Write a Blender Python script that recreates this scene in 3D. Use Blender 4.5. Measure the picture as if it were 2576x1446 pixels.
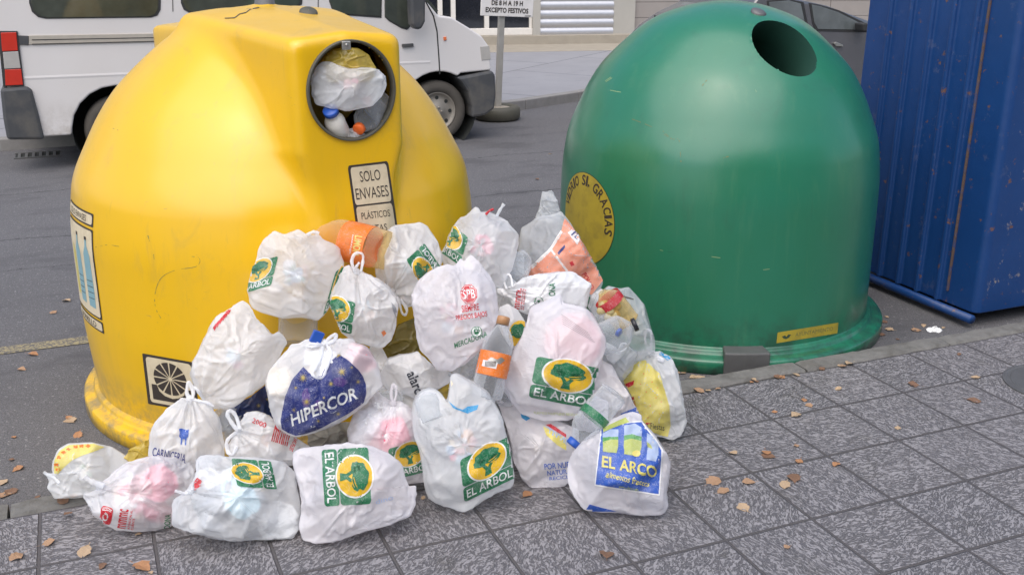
import bpy, bmesh, math, random
import numpy as np
from mathutils import Vector, noise
from mathutils.bvhtree import BVHTree

for o in list(bpy.data.objects): bpy.data.objects.remove(o)
S = bpy.context.scene
COL = S.collection

# ------------------------------------------------------------------ camera
F, YAW, PITCH, ROLL = 2569.6, .399, .324, .005
CAM = np.array([-2.062, -3.988, 2.138])
cy_, sy_, cp_, sp_ = math.cos(YAW), math.sin(YAW), math.cos(PITCH), math.sin(PITCH)
fw = np.array([sy_*cp_, cy_*cp_, -sp_]); rt = np.array([cy_, -sy_, 0.0]); up = np.cross(rt, fw)
cr_, sr_ = math.cos(ROLL), math.sin(ROLL)
rt2 = cr_*rt + sr_*up; up2 = -sr_*rt + cr_*up
cd = bpy.data.cameras.new('camera'); cam = bpy.data.objects.new('camera', cd); COL.objects.link(cam)
from mathutils import Matrix
cam.matrix_world = Matrix(((rt2[0], up2[0], -fw[0], CAM[0]), (rt2[1], up2[1], -fw[1], CAM[1]), (rt2[2], up2[2], -fw[2], CAM[2]), (0, 0, 0, 1)))
cd.sensor_fit = 'HORIZONTAL'; cd.sensor_width = 36; cd.lens = 36*F/2576
cd.clip_end = 300; cd.clip_start = .05
S.camera = cam

# ------------------------------------------------------------------ sky, sun, exposure
SUN_EL, SUN_AZ = math.radians(60), math.radians(222)      # azimuth measured from +Y towards +X
W = bpy.data.worlds.new('World'); S.world = W; W.use_nodes = True
wn = W.node_tree
sky = wn.nodes.new('ShaderNodeTexSky'); sky.sky_type = 'NISHITA'; sky.sun_disc = False
sky.sun_elevation = SUN_EL; sky.sun_rotation = SUN_AZ
sky.air_density = 1.0; sky.dust_density = 2.4; sky.ozone_density = 1.0
wn.links.new(sky.outputs[0], wn.nodes['Background'].inputs[0]); wn.nodes['Background'].inputs[1].default_value = .12
sl = bpy.data.lights.new('sun', 'SUN'); sl.energy = 1.5; sl.angle = math.radians(88); sl.color = (1, .95, .87)
so = bpy.data.objects.new('sun', sl); COL.objects.link(so)
sd = Vector((math.sin(SUN_AZ)*math.cos(SUN_EL), math.cos(SUN_AZ)*math.cos(SUN_EL), math.sin(SUN_EL)))
so.rotation_euler = sd.to_track_quat('Z', 'Y').to_euler(); so.location = (0, 0, 12)
S.view_settings.view_transform = 'Standard'; S.view_settings.look = 'None'
S.view_settings.exposure = 0.82; S.view_settings.gamma = 1
S.render.engine = 'CYCLES'
S.cycles.max_bounces = 8; S.cycles.transparent_max_bounces = 14; S.cycles.transmission_bounces = 6

# ------------------------------------------------------------------ picture rays (D = 2576 x 1446 pixels)
def ray(u, v): return fw + rt2*((u-1288)/F) - up2*((v-723)/F)
def atz(u, v, z): d = ray(u, v); return CAM + d*((z-CAM[2])/d[2])
def aty(u, v, y): d = ray(u, v); return CAM + d*((y-CAM[1])/d[1])
def atx(u, v, x): d = ray(u, v); return CAM + d*((x-CAM[0])/d[0])
def atd(u, v, t): return CAM + ray(u, v)*t
def onp(u, v, P, n): d = ray(u, v); return CAM + d*(np.dot(P-CAM, n)/np.dot(d, n))
def nrm(a): a = np.asarray(a, float); return a/np.linalg.norm(a)
ZR = -.07

# ------------------------------------------------------------------ materials
def rgba(c): return (c[0], c[1], c[2], 1)
class NT:
    def __init__(s, name):
        s.m = bpy.data.materials.new(name); s.m.use_nodes = True; s.t = s.m.node_tree
        s.b = s.t.nodes['Principled BSDF']; s.o = s.t.nodes['Material Output']
    def n(s, typ, **kw):
        x = s.t.nodes.new(typ)
        for k, v in kw.items():
            if k.startswith('i_'):
                key = k[2:]; key = int(key) if key.isdigit() else key.replace('_', ' ')
                x.inputs[key].default_value = v
            else: setattr(x, k, v)
        return x
    def l(s, a, b): s.t.links.new(a, b)
    def coord(s, scale=None, loc=None):
        tc = s.n('ShaderNodeTexCoord')
        if scale is None and loc is None: return tc.outputs['Object']
        mp = s.n('ShaderNodeMapping'); s.l(tc.outputs['Object'], mp.inputs[0])
        if scale is not None: mp.inputs['Scale'].default_value = scale
        if loc is not None: mp.inputs['Location'].default_value = loc
        return mp.outputs[0]
    def noise(s, vec, scale, detail=4, rough=.55, dist=0):
        x = s.n('ShaderNodeTexNoise'); s.l(vec, x.inputs['Vector'])
        x.inputs['Scale'].default_value = scale; x.inputs['Detail'].default_value = detail
        x.inputs['Roughness'].default_value = rough; x.inputs['Distortion'].default_value = dist
        return x.outputs['Fac']
    def ramp(s, fac, stops):
        r = s.n('ShaderNodeValToRGB'); s.l(fac, r.inputs[0]); e = r.color_ramp.elements
        while len(e) < len(stops): e.new(.5)
        for i, (p, c) in enumerate(stops):
            e[i].position = p; e[i].color = rgba(c) if hasattr(c, '__len__') else (c, c, c, 1)
        return r.outputs[0]
    def mix(s, fac, a, b, mode='MIX'):
        x = s.n('ShaderNodeMix', data_type='RGBA', blend_type=mode)
        for sock, v in ((x.inputs[0], fac), (x.inputs[6], a), (x.inputs[7], b)):
            if isinstance(v, bpy.types.NodeSocket): s.l(v, sock)
            elif hasattr(v, '__len__'): sock.default_value = rgba(v)
            else: sock.default_value = v
        return x.outputs[2]
    def math(s, op, a, b=None, c=None):
        x = s.n('ShaderNodeMath', operation=op)
        for i, v in enumerate((a, b, c)):
            if v is None: continue
            if isinstance(v, bpy.types.NodeSocket): s.l(v, x.inputs[i])
            else: x.inputs[i].default_value = v
        return x.outputs[0]
    def bump(s, h, strength=.3, dist=.01, prev=None):
        x = s.n('ShaderNodeBump'); s.l(h, x.inputs['Height']); x.inputs['Strength'].default_value = strength
        x.inputs['Distance'].default_value = dist
        if prev is not None: s.l(prev, x.inputs['Normal'])
        return x.outputs[0]

def simple(name, c, rough=.5, metal=0, var=.12, scale=12, bump=0, bscale=60, spec=.5, dirt=None, dscale=3, damt=.5, coat=0):
    k = NT(name); v = k.coord()
    n = k.noise(v, scale, 5)
    col = k.mix(n, [x*(1-var) for x in c], [min(1, x*(1+var)) for x in c])
    if dirt:
        d = k.ramp(k.noise(v, dscale, 7, .65), [(.48, 0), (.68, damt)])
        col = k.mix(d, col, dirt)
    k.l(col, k.b.inputs['Base Color'])
    k.b.inputs['Roughness'].default_value = rough; k.b.inputs['Metallic'].default_value = metal
    k.b.inputs['Specular IOR Level'].default_value = spec; k.b.inputs['Coat Weight'].default_value = coat
    if coat: k.b.inputs['Coat Roughness'].default_value = .08
    if bump: k.l(k.bump(k.noise(v, bscale, 4), bump, .005), k.b.inputs['Normal'])
    return k.m

def film(name, c, clear=.18, rough=.17, trans=.42, scale=26):
    """thin plastic film: diffuse + translucent + clear, with a satin sheen and fine wrinkles"""
    k = NT(name); v = k.coord()
    n1 = k.noise(v, 7, 3, .5); n2 = k.noise(v, scale, 5, .6, 1.2)
    rd = k.math('ABSOLUTE', k.math('SUBTRACT', n2, .5))
    vs = k.coord((9, 22, 30)); n3 = k.noise(vs, 1.6, 4, .6, 2.0)
    wp = k.n('ShaderNodeTexNoise'); k.l(v, wp.inputs['Vector']); wp.inputs['Scale'].default_value = 9; wp.inputs['Detail'].default_value = 3
    wv = k.n('ShaderNodeVectorMath', operation='MULTIPLY_ADD'); k.l(wp.outputs['Color'], wv.inputs[0]); wv.inputs[1].default_value = (.12, .12, .12); k.l(v, wv.inputs[2])
    vo = k.n('ShaderNodeTexVoronoi', feature='DISTANCE_TO_EDGE'); k.l(wv.outputs[0], vo.inputs['Vector']); vo.inputs['Scale'].default_value = 17
    ve = k.math('MULTIPLY', k.math('SUBTRACT', 1.0, k.math('MINIMUM', k.math('MULTIPLY', vo.outputs['Distance'], 9.0), 1.0)), .55)
    h = k.math('ADD', k.math('ADD', k.math('MULTIPLY', k.math('ABSOLUTE', k.math('SUBTRACT', n3, .5)), 1.8), rd), ve)
    gate = k.ramp(k.noise(v, 5.5, 2), [(.42, .08), (.64, 1)])
    h = k.math('MULTIPLY', h, gate)
    bn = k.bump(h, .52, .0055)
    col = k.mix(k.ramp(n1, [(.35, 0), (.65, 1)]), c, [min(1, x*y) for x, y in zip(c, (.95, .97, 1.0))])
    k.l(col, k.b.inputs['Base Color']); k.b.inputs['Roughness'].default_value = rough
    k.b.inputs['Specular IOR Level'].default_value = .8; k.b.inputs['Coat Weight'].default_value = .35; k.b.inputs['Coat Roughness'].default_value = .06; k.l(bn, k.b.inputs['Coat Normal']); k.l(bn, k.b.inputs['Normal'])
    tr = k.n('ShaderNodeBsdfTranslucent'); k.l(col, tr.inputs[0]); k.l(bn, tr.inputs[1])
    tp = k.n('ShaderNodeBsdfTransparent'); tp.inputs[0].default_value = rgba([min(1, x**.3) for x in c])
    m1 = k.n('ShaderNodeMixShader'); m1.inputs[0].default_value = trans
    k.l(k.b.outputs[0], m1.inputs[1]); k.l(tr.outputs[0], m1.inputs[2])
    m2 = k.n('ShaderNodeMixShader'); k.l(m1.outputs[0], m2.inputs[1]); k.l(tp.outputs[0], m2.inputs[2])
    fac = k.math('MULTIPLY', k.ramp(n1, [(.3, .7), (.7, 1)]), clear)
    k.l(fac, m2.inputs[0]); k.l(m2.outputs[0], k.o.inputs[0])
    return k.m

def clearplastic(name, tint=(1, 1, 1), rough=.08, body=.12):
    k = NT(name); v = k.coord()
    bn = k.bump(k.noise(v, 40, 3, .5, .6), .35, .006)
    lw = k.n('ShaderNodeLayerWeight'); lw.inputs[0].default_value = .45; k.l(bn, lw.inputs['Normal'])
    tp = k.n('ShaderNodeBsdfTransparent'); tp.inputs[0].default_value = rgba(tint)
    k.b.inputs['Base Color'].default_value = rgba([x*.8 for x in tint]); k.b.inputs['Roughness'].default_value = rough
    k.l(bn, k.b.inputs['Normal'])
    f = k.math('ADD', k.math('MULTIPLY', lw.outputs['Facing'], .55), body)
    m = k.n('ShaderNodeMixShader'); k.l(f, m.inputs[0]); k.l(tp.outputs[0], m.inputs[1]); k.l(k.b.outputs[0], m.inputs[2])
    k.l(m.outputs[0], k.o.inputs[0])
    return k.m

def printed(name, c, trans=.25, rough=.35):
    k = NT(name); v = k.coord()
    n = k.noise(v, 30, 4)
    col = k.mix(n, [x*.85 for x in c], [min(1, x*1.15+.01) for x in c])
    wr_ = k.math('ABSOLUTE', k.math('SUBTRACT', k.noise(v, 38, 4, .6, 1.4), .5))
    col = k.mix(k.ramp(wr_, [(0, .4), (.015, 0)]), col, (.80, .80, .80))
    col = k.mix(k.ramp(k.noise(v, 11, 3), [(.5, 0), (.8, .2)]), col, (.75, .75, .74))
    k.l(col, k.b.inputs['Base Color']); k.b.inputs['Roughness'].default_value = rough
    k.l(k.bump(k.math('ADD', wr_, k.noise(v, 12, 4)), .45, .005), k.b.inputs['Normal'])
    tr = k.n('ShaderNodeBsdfTranslucent'); k.l(col, tr.inputs[0])
    m = k.n('ShaderNodeMixShader'); m.inputs[0].default_value = trans
    k.l(k.b.outputs[0], m.inputs[1]); k.l(tr.outputs[0], m.inputs[2]); k.l(m.outputs[0], k.o.inputs[0])
    return k.m

def paint_fibreglass(name, c, streak, spots):
    k = NT(name); v = k.coord()
    n = k.noise(v, 2.2, 4); vs = k.coord((7, 7, .9)); n2 = k.noise(vs, 2, 6, .65)
    col = k.mix(k.ramp(n, [(.35, 0), (.7, 1)]), c, [x*y for x, y in zip(c, (.93, .95, .85))])
    col = k.mix(k.ramp(n2, [(.55, 0), (.8, .28)]), col, streak)
    sc = k.ramp(k.noise(k.coord((1, 1, 2.4)), 16, 3, .5, 3.0), [(.70, 0), (.76, .55)])
    gate = k.ramp(k.noise(v, 2.6, 2), [(.5, 0), (.62, 1)])
    col = k.mix(k.math('MULTIPLY', sc, gate), col, spots)
    # scuffs, drips and chalky patches
    sm = k.ramp(k.noise(k.coord((1.2, 1.2, .5), (4, 2, 1)), 5, 7, .72, .6), [(.56, 0), (.70, .18)])
    col = k.mix(sm, col, spots)
    dr_ = k.ramp(k.noise(k.coord((14, 14, .7)), 3, 4, .6), [(.64, 0), (.74, .13)])
    col = k.mix(dr_, col, spots)
    fn_ = k.ramp(k.noise(k.coord((1, 1, 3.5), (1, 7, 2)), 30, 3, .6, 4.0), [(.735, 0), (.76, .7)])
    col = k.mix(fn_, col, streak)
    # dirt gathered on the base flange
    sx = k.n('ShaderNodeSeparateXYZ'); k.l(k.coord(), sx.inputs[0])
    low = k.ramp(sx.outputs[2], [(.04, .9), (.34, 0)])
    dn = k.ramp(k.noise(v, 9, 6, .7), [(.42, 0), (.62, 1)])
    col = k.mix(k.math('MULTIPLY', low, dn), col, spots)
    k.l(col, k.b.inputs['Base Color'])
    k.l(k.ramp(k.noise(v, 5, 5), [(.3, .28), (.7, .42)]), k.b.inputs['Roughness'])
    k.b.inputs['Specular IOR Level'].default_value = .55
    k.b.inputs['Coat Weight'].default_value = .48; k.b.inputs['Coat Roughness'].default_value = .2
    k.l(k.bump(k.noise(v, 1.6, 2), .05, .03), k.b.inputs['Normal'])
    return k.m

M = {}
M['yellow'] = paint_fibreglass('yellow_fibreglass', (.82, .475, .0), (.60, .38, .03), (.20, .17, .10))
M['green'] = paint_fibreglass('green_fibreglass', (.016, .170, .095), (.10, .25, .13), (.02, .05, .035))
M['rubber'] = simple('dark_rubber', (.085, .08, .06), .6, var=.2)
M['grey_metal'] = simple('grey_metal', (.13, .13, .13), .5, .3, var=.2, bump=.2)
M['zinc'] = simple('zinc_plate', (.42, .41, .38), .4, .8, var=.15)
M['inside'] = simple('dark_inside', (.02, .022, .02), .9)
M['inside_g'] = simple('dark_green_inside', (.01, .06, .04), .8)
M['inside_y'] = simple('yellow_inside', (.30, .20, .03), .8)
M['cream'] = simple('cream_sticker', (.68, .58, .40), .5, var=.08, dirt=(.35, .27, .15), dscale=14, damt=.35)
M['ink'] = simple('sticker_ink', (.045, .035, .03), .5)
M['stick_yellow'] = simple('faded_yellow_sticker', (.42, .32, .035), .5, var=.15, dirt=(.2, .16, .04), dscale=10)
M['stick_ink'] = simple('faded_sticker_ink', (.04, .07, .04), .5)
M['pale_ink'] = simple('faded_label_ink', (.16, .17, .06), .6)
M['blue_pic'] = simple('sticker_blue', (.22, .38, .42), .5)
M['film'] = film('white_bag_film', (.97, .97, .98), .34)
M['film_pink'] = film('pinkish_white_bag_film', (.98, .95, .97), .33)
M['film_sheer'] = film('sheer_bag_film', (.97, .98, .99), .46)
M['film_clear'] = film('clear_bag_film', (.82, .84, .86), .68, .2, .3)
M['film_thick'] = film('opaque_bag_film', (.95, .95, .95), .06, .25, .3)
M['film_yellow'] = film('yellow_bag_film', (.72, .55, .10), .2)
M['film_coral'] = film('coral_bag_film', (.86, .42, .30), .2, .2)
M['film_blue'] = film('blue_bag_film', (.03, .05, .18), .05)
M['pet'] = clearplastic('clear_bottle_plastic', (.93, .95, .97), .08, .10)
M['pet_amber'] = clearplastic('amber_bottle_plastic', (.99, .84, .52), .1, .07)
M['p_green'] = printed('green_print', (.018, .19, .08))
M['p_yellow'] = printed('yellow_print', (.84, .52, .02))
M['p_white'] = printed('white_print', (.88, .88, .86))
M['p_red'] = printed('red_print', (.62, .02, .035))
M['p_navy'] = printed('navy_print', (.022, .035, .20))
M['p_blue'] = printed('blue_print', (.035, .12, .52))
M['p_sky'] = printed('pale_blue_print', (.45, .56, .78))
M['p_lime'] = printed('lime_print', (.50, .56, .14))
M['p_lemon'] = printed('lemon_print', (.80, .70, .18))
M['p_gold'] = printed('gold_print', (.52, .40, .10))
M['p_black'] = printed('black_print', (.03, .035, .05))
M['p_orange'] = printed('orange_print', (.90, .22, .02))
M['p_cyan'] = printed('cyan_print', (.03, .32, .62))
M['p_violet'] = printed('violet_print', (.10, .05, .25))
M['p_coral'] = printed('coral_print', (.86, .34, .22))
M['p_mid'] = printed('midgreen_print', (.10, .38, .10))
for nme, c in dict(c_white=(.85, .85, .84), c_pink=(.82, .45, .47), c_blue=(.35, .52, .72), c_cream=(.80, .68, .50), c_grey=(.35, .36, .38), c_red=(.65, .10, .10), c_sky=(.55, .75, .82), c_orange=(.8, .42, .2), c_yellow=(.85, .62, .12), c_green=(.2, .42, .25), c_dark=(.10, .10, .11), c_rose=(.92, .22, .32)).items():
    M[nme] = simple('contents_'+nme[2:], c, .5, var=.15, scale=18)
M['cap_blue'] = simple('blue_cap', (.02, .09, .42), .35)
M['cap_orange'] = simple('orange_cap', (.85, .15, .02), .35)
M['cap_black'] = simple('black_cap', (.02, .02, .025), .35)
M['cap_brown'] = simple('tan_cap', (.42, .22, .10), .4)
M['cap_green'] = simple('green_cap', (.02, .25, .12), .4)
M['milk'] = simple('milk_white_plastic', (.82, .78, .70), .35)

# ------------------------------------------------------------------ mesh helpers
def tagit(o, label=None, cat=None, group=None, kind=None):
    if label: o['label'] = label
    if cat: o['category'] = cat
    if group: o['group'] = group
    if kind: o['kind'] = kind
    return o
def origin(p): return np.array(p['org'][:]) if p is not None and 'org' in p else np.zeros(3)
def link(name, verts, faces, mats, parent=None, smooth=True, org=None, fm=None):
    """verts are world coordinates; a child is stored relative to its thing's origin"""
    verts = np.asarray(verts, float)
    o0 = ORG[parent.name] if parent is not None else (np.asarray(org, float) if org is not None else np.zeros(3))
    me = bpy.data.meshes.new(name); me.from_pydata([tuple(v) for v in (verts-o0)], [], [tuple(f) for f in faces])
    if not isinstance(mats, (list, tuple)): mats = [mats]
    for m in mats: me.materials.append(m)
    if fm is not None: me.polygons.foreach_set('material_index', np.array(fm, dtype=np.int32))
    me.polygons.foreach_set('use_smooth', [smooth]*len(me.polygons)); me.update()
    o = bpy.data.objects.new(name, me); COL.objects.link(o)
    ORG[o.name] = o0
    if parent is not None: o.parent = parent
    else: o.location = tuple(o0)
    return o
ORG = {}
def empty(name, loc):
    o = bpy.data.objects.new(name, None); COL.objects.link(o); o.location = tuple(loc); o.empty_display_size = .1
    ORG[o.name] = np.asarray(loc, float); return o
class MB:
    def __init__(s): s.v = []; s.f = []; s.m = []
    def add(s, v, f, mi=0):
        b = len(s.v); s.v += [tuple(map(float, x)) for x in v]; s.f += [tuple(i+b for i in q) for q in f]; s.m += [mi]*len(f)
    def box(s, c, size, mi=0, R=None):
        c = np.asarray(c, float); h = np.asarray(size, float)/2
        p = np.array([[x, y, z] for x in (-1, 1) for y in (-1, 1) for z in (-1, 1)])*h
        if R is not None: p = p@np.asarray(R).T
        s.add(p+c, [(0, 1, 3, 2), (4, 6, 7, 5), (0, 4, 5, 1), (2, 3, 7, 6), (0, 2, 6, 4), (1, 5, 7, 3)], mi)
    def prism(s, loop, off, mi=0):
        """closed loop of 3D points extruded by the vector off"""
        n = len(loop); loop = np.asarray(loop, float); off = np.asarray(off, float)
        a = [tuple(p) for p in loop]+[tuple(p+off) for p in loop]
        s.add(a, [tuple(range(n-1, -1, -1)), tuple(range(n, 2*n))]+[(i, (i+1) % n, n+(i+1) % n, n+i) for i in range(n)], mi)
    def tube(s, path, r, n=8, mi=0, flat=1.0, upv=None, cap=True):
        P = np.asarray(path, float); k = len(P); r = np.broadcast_to(np.asarray(r, float), (k,))
        T = np.gradient(P, axis=0); T /= np.linalg.norm(T, axis=1)[:, None]+1e-9
        a = np.asarray(upv if upv is not None else (0, 0, 1), float)
        vs = []
        for i in range(k):
            x = np.cross(T[i], a)
            if np.linalg.norm(x) < 1e-3: x = np.cross(T[i], (1, 0, 0))
            x = nrm(x); y = nrm(np.cross(x, T[i]))
            for j in range(n):
                t = 2*math.pi*j/n; vs.append(P[i]+r[i]*(math.cos(t)*x+flat*math.sin(t)*y))
        fs = [(i*n+j, i*n+(j+1) % n, (i+1)*n+(j+1) % n, (i+1)*n+j) for i in range(k-1) for j in range(n)]
        if cap: fs += [tuple(range(n-1, -1, -1)), tuple((k-1)*n+j for j in range(n))]
        s.add(vs, fs, mi)
    def lathe(s, A, axis, prof, n=28, mi=0):
        """prof: (distance along axis, radius)"""
        A = np.asarray(A, float); ax = nrm(axis); x = np.cross(ax, (0, 0, 1))
        if np.linalg.norm(x) < 1e-3: x = np.array([1., 0, 0])
        x = nrm(x); y = np.cross(ax, x); vs = []
        for t, r in prof:
            for j in range(n):
                q = 2*math.pi*j/n; vs.append(A+ax*t+r*(math.cos(q)*x+math.sin(q)*y))
        k = len(prof)
        s.add(vs, [(i*n+j, i*n+(j+1) % n, (i+1)*n+(j+1) % n, (i+1)*n+j) for i in range(k-1) for j in range(n)], mi)
    def build(s, name, mats, parent=None, smooth=False, org=None):
        return link(name, s.v, s.f, mats, parent, smooth, org, s.m)
def bevel(o, w=.01, seg=2, ang=35):
    b = o.modifiers.new('bevel', 'BEVEL'); b.width = w; b.segments = seg; b.limit_method = 'ANGLE'; b.angle_limit = math.radians(ang)
    b.harden_normals = False; return o
def flip_out(o):
    bm = bmesh.new(); bm.from_mesh(o.data); bmesh.ops.recalc_face_normals(bm, faces=bm.faces); bm.to_mesh(o.data); bm.free(); return o
def catmull(P, k=6, closed=False):
    P = np.asarray(P, float); n = len(P); out = []
    rng = range(n) if closed else range(n-1)
    for i in rng:
        g = lambda j: P[j % n] if closed else P[min(max(j, 0), n-1)]
        a, b, c, d = g(i-1), g(i), g(i+1), g(i+2)
        for j in range(k):
            t = j/k; out.append(.5*((2*b)+(-a+c)*t+(2*a-5*b+4*c-d)*t*t+(-a+3*b-3*c+d)*t**3))
    if not closed: out.append(P[-1])
    return np.array(out)

# ------------------------------------------------------------------ decals: 2D shapes laid on a real surface
def text_poly(s, bold=.0, shear=0.0):
    """text as 2D geometry, scaled to width 1; returns verts, faces, height"""
    c = bpy.data.curves.new('t', 'FONT'); c.body = s; c.size = 1; c.offset = bold; c.shear = shear
    c.resolution_u = 3; c.fill_mode = 'FRONT'
    o = bpy.data.objects.new('t', c); COL.objects.link(o)
    dg = bpy.context.evaluated_depsgraph_get(); dg.update()
    me = bpy.data.meshes.new_from_object(o.evaluated_get(dg))
    v = np.array([x.co[:2] for x in me.vertices]); f = [tuple(p.vertices) for p in me.polygons]
    bpy.data.objects.remove(o); bpy.data.curves.remove(c); bpy.data.meshes.remove(me)
    mn = v.min(0); mx = v.max(0)
    return (v-mn)/(mx-mn), f, (mx[1]-mn[1])/(mx[0]-mn[0])
class Dec:
    """collects flat shapes in layers: (layer, material index, verts2d, faces)"""
    def __init__(s): s.items = []; s.mats = []
    def mi(s, m):
        if m not in s.mats: s.mats.append(m)
        return s.mats.index(m)
    def poly(s, pts, m, layer=0): s.items.append((layer, s.mi(m), np.asarray(pts, float), [tuple(range(len(pts)))])); return s
    def ell(s, c, rx, ry, m, layer=0, n=32, wob=0, seed=0):
        rnd = random.Random(seed); ph = [rnd.uniform(0, 6.28) for _ in range(4)]
        p = []
        for i in range(n):
            t = 2*math.pi*i/n; k = 1+wob*(math.sin(5*t+ph[0])+math.sin(8*t+ph[1]))
            p.append((c[0]+rx*k*math.cos(t), c[1]+ry*k*math.sin(t)))
        return s.poly(p, m, layer)
    def rrect(s, x0, y0, x1, y1, r, m, layer=0):
        p = []
        for cx, cy, a0 in ((x1-r, y1-r, 0), (x0+r, y1-r, 90), (x0+r, y0+r, 180), (x1-r, y0+r, 270)):
            for k in range(5):
                a = math.radians(a0+k*22.5); p.append((cx+r*math.cos(a), cy+r*math.sin(a)))
        return s.poly(p, m, layer)
    def text(s, t, x0, y0, w, h, m, layer=1, bold=.02, shear=0, fn=None):
        v, f, a = text_poly(t, bold, shear); v = v*np.array([w, h])+np.array([x0, y0])
        if fn: v = np.array([fn(p) for p in v])
        s.items.append((layer, s.mi(m), v, f)); return s
    def affine(s, O, X, Y):
        O, X, Y = (np.asarray(q, float) for q in (O, X, Y))
        s.items = [(l, m, O+v[:, :1]*(X-O)+v[:, 1:2]*(Y-O), f) for l, m, v, f in s.items]; return s
    def join(s, d):
        for l, m, v, f in d.items: s.items.append((l, s.mi(d.mats[m]), v, f))
        return s
def refine(v, f, step):
    bm = bmesh.new(); vs = [bm.verts.new((x, y, 0)) for x, y in v]
    for q in f:
        try: bm.faces.new([vs[i] for i in q])
        except ValueError: pass
    mn, mx = v.min(0), v.max(0)
    for ax in (0, 1):
        k = math.ceil(mn[ax]/step)*step
        while k < mx[ax]:
            if k > mn[ax]+1e-6:
                co = (k, 0, 0) if ax == 0 else (0, k, 0); no = (1, 0, 0) if ax == 0 else (0, 1, 0)
                bmesh.ops.bisect_plane(bm, geom=bm.verts[:]+bm.edges[:]+bm.faces[:], dist=1e-5, plane_co=co, plane_no=no)
            k += step
    bm.verts.index_update()
    V = np.array([x.co[:2] for x in bm.verts]); Fc = [tuple(x.index for x in q.verts) for q in bm.faces]; bm.free()
    return V, Fc
def stick(name, dec, surf, parent, step=9, off=.0014, gap=.0006):
    """surf(u, v) -> (point, outward normal) or None"""
    V = []; Fs = []; Ms = []
    for layer, mi, v, f in dec.items:
        v2, f2 = refine(v, f, step); b = len(V); ok = []; idx = {}
        for i, p in enumerate(v2):
            h = surf(p[0], p[1])
            if h is None: ok.append(False); continue
            ok.append(True); idx[i] = len(V); V.append(h[0]+h[1]*(off+gap*layer))
        for q in f2:
            if all(ok[i] for i in q):
                w = [V[idx[i]] for i in q]; L = max(np.linalg.norm(w[0]-x) for x in w)
                if L < .12: Fs.append(tuple(idx[i] for i in q)); Ms.append(mi)
    if not Fs: return None
    return link(name, V, Fs, dec.mats, parent, True, fm=Ms)
def bvh_surf(verts, faces):
    T = BVHTree.FromPolygons([Vector(v) for v in verts], [tuple(f) for f in faces])
    C0 = Vector(CAM)
    def fn(u, v):
        d = Vector(ray(u, v)).normalized(); loc, n, i, dist = T.ray_cast(C0, d)
        if loc is None: return None
        if n.dot(d) > 0: n = -n
        if -n.dot(d) < .06: return None
        return np.array(loc), np.array(nrm(np.array(n)-.6*np.array(d)))
    return fn

# =================================================================== SETTING
def ground_material():
    k = NT('road_asphalt'); v = k.coord()
    n1 = k.noise(v, .7, 5, .6); n2 = k.noise(v, 160, 3, .7); n3 = k.noise(v, 55, 3, .6)
    col = k.mix(n1, (.130, .126, .131), (.190, .184, .190))
    col = k.mix(k.ramp(n2, [(.42, .75), (.62, 0)]), col, (.05, .05, .052))
    col = k.mix(k.ramp(n3, [(.62, 0), (.70, .7)]), col, (.34, .33, .33))
    wet = k.ramp(k.noise(k.coord((.6, 1.4, 1), (3, 1, 0)), 1.3, 5, .7), [(.52, 0), (.64, .7)])
    col = k.mix(wet, col, (.07, .068, .072))
    sp = k.n('ShaderNodeSeparateXYZ'); k.l(v, sp.inputs[0])
    wob = k.math('MULTIPLY', k.math('SUBTRACT', k.noise(v, 1.8, 7, .7), .5), .34)
    yy = k.math('ADD', sp.outputs[1], wob)
    for y0, w in ((4.62, .014), (6.30, .012), (3.75, .006)):
        d = k.math('ABSOLUTE', k.math('SUBTRACT', yy, y0))
        col = k.mix(k.ramp(k.math('DIVIDE', d, w), [(.5, .85), (1.0, 0)]), col, (.03, .03, .032))
    k.l(col, k.b.inputs['Base Color']); k.b.inputs['Roughness'].default_value = .85
    k.l(k.bump(n2, .5, .004, k.bump(n3, .3, .006)), k.b.inputs['Normal'])
    return k.m
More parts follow.
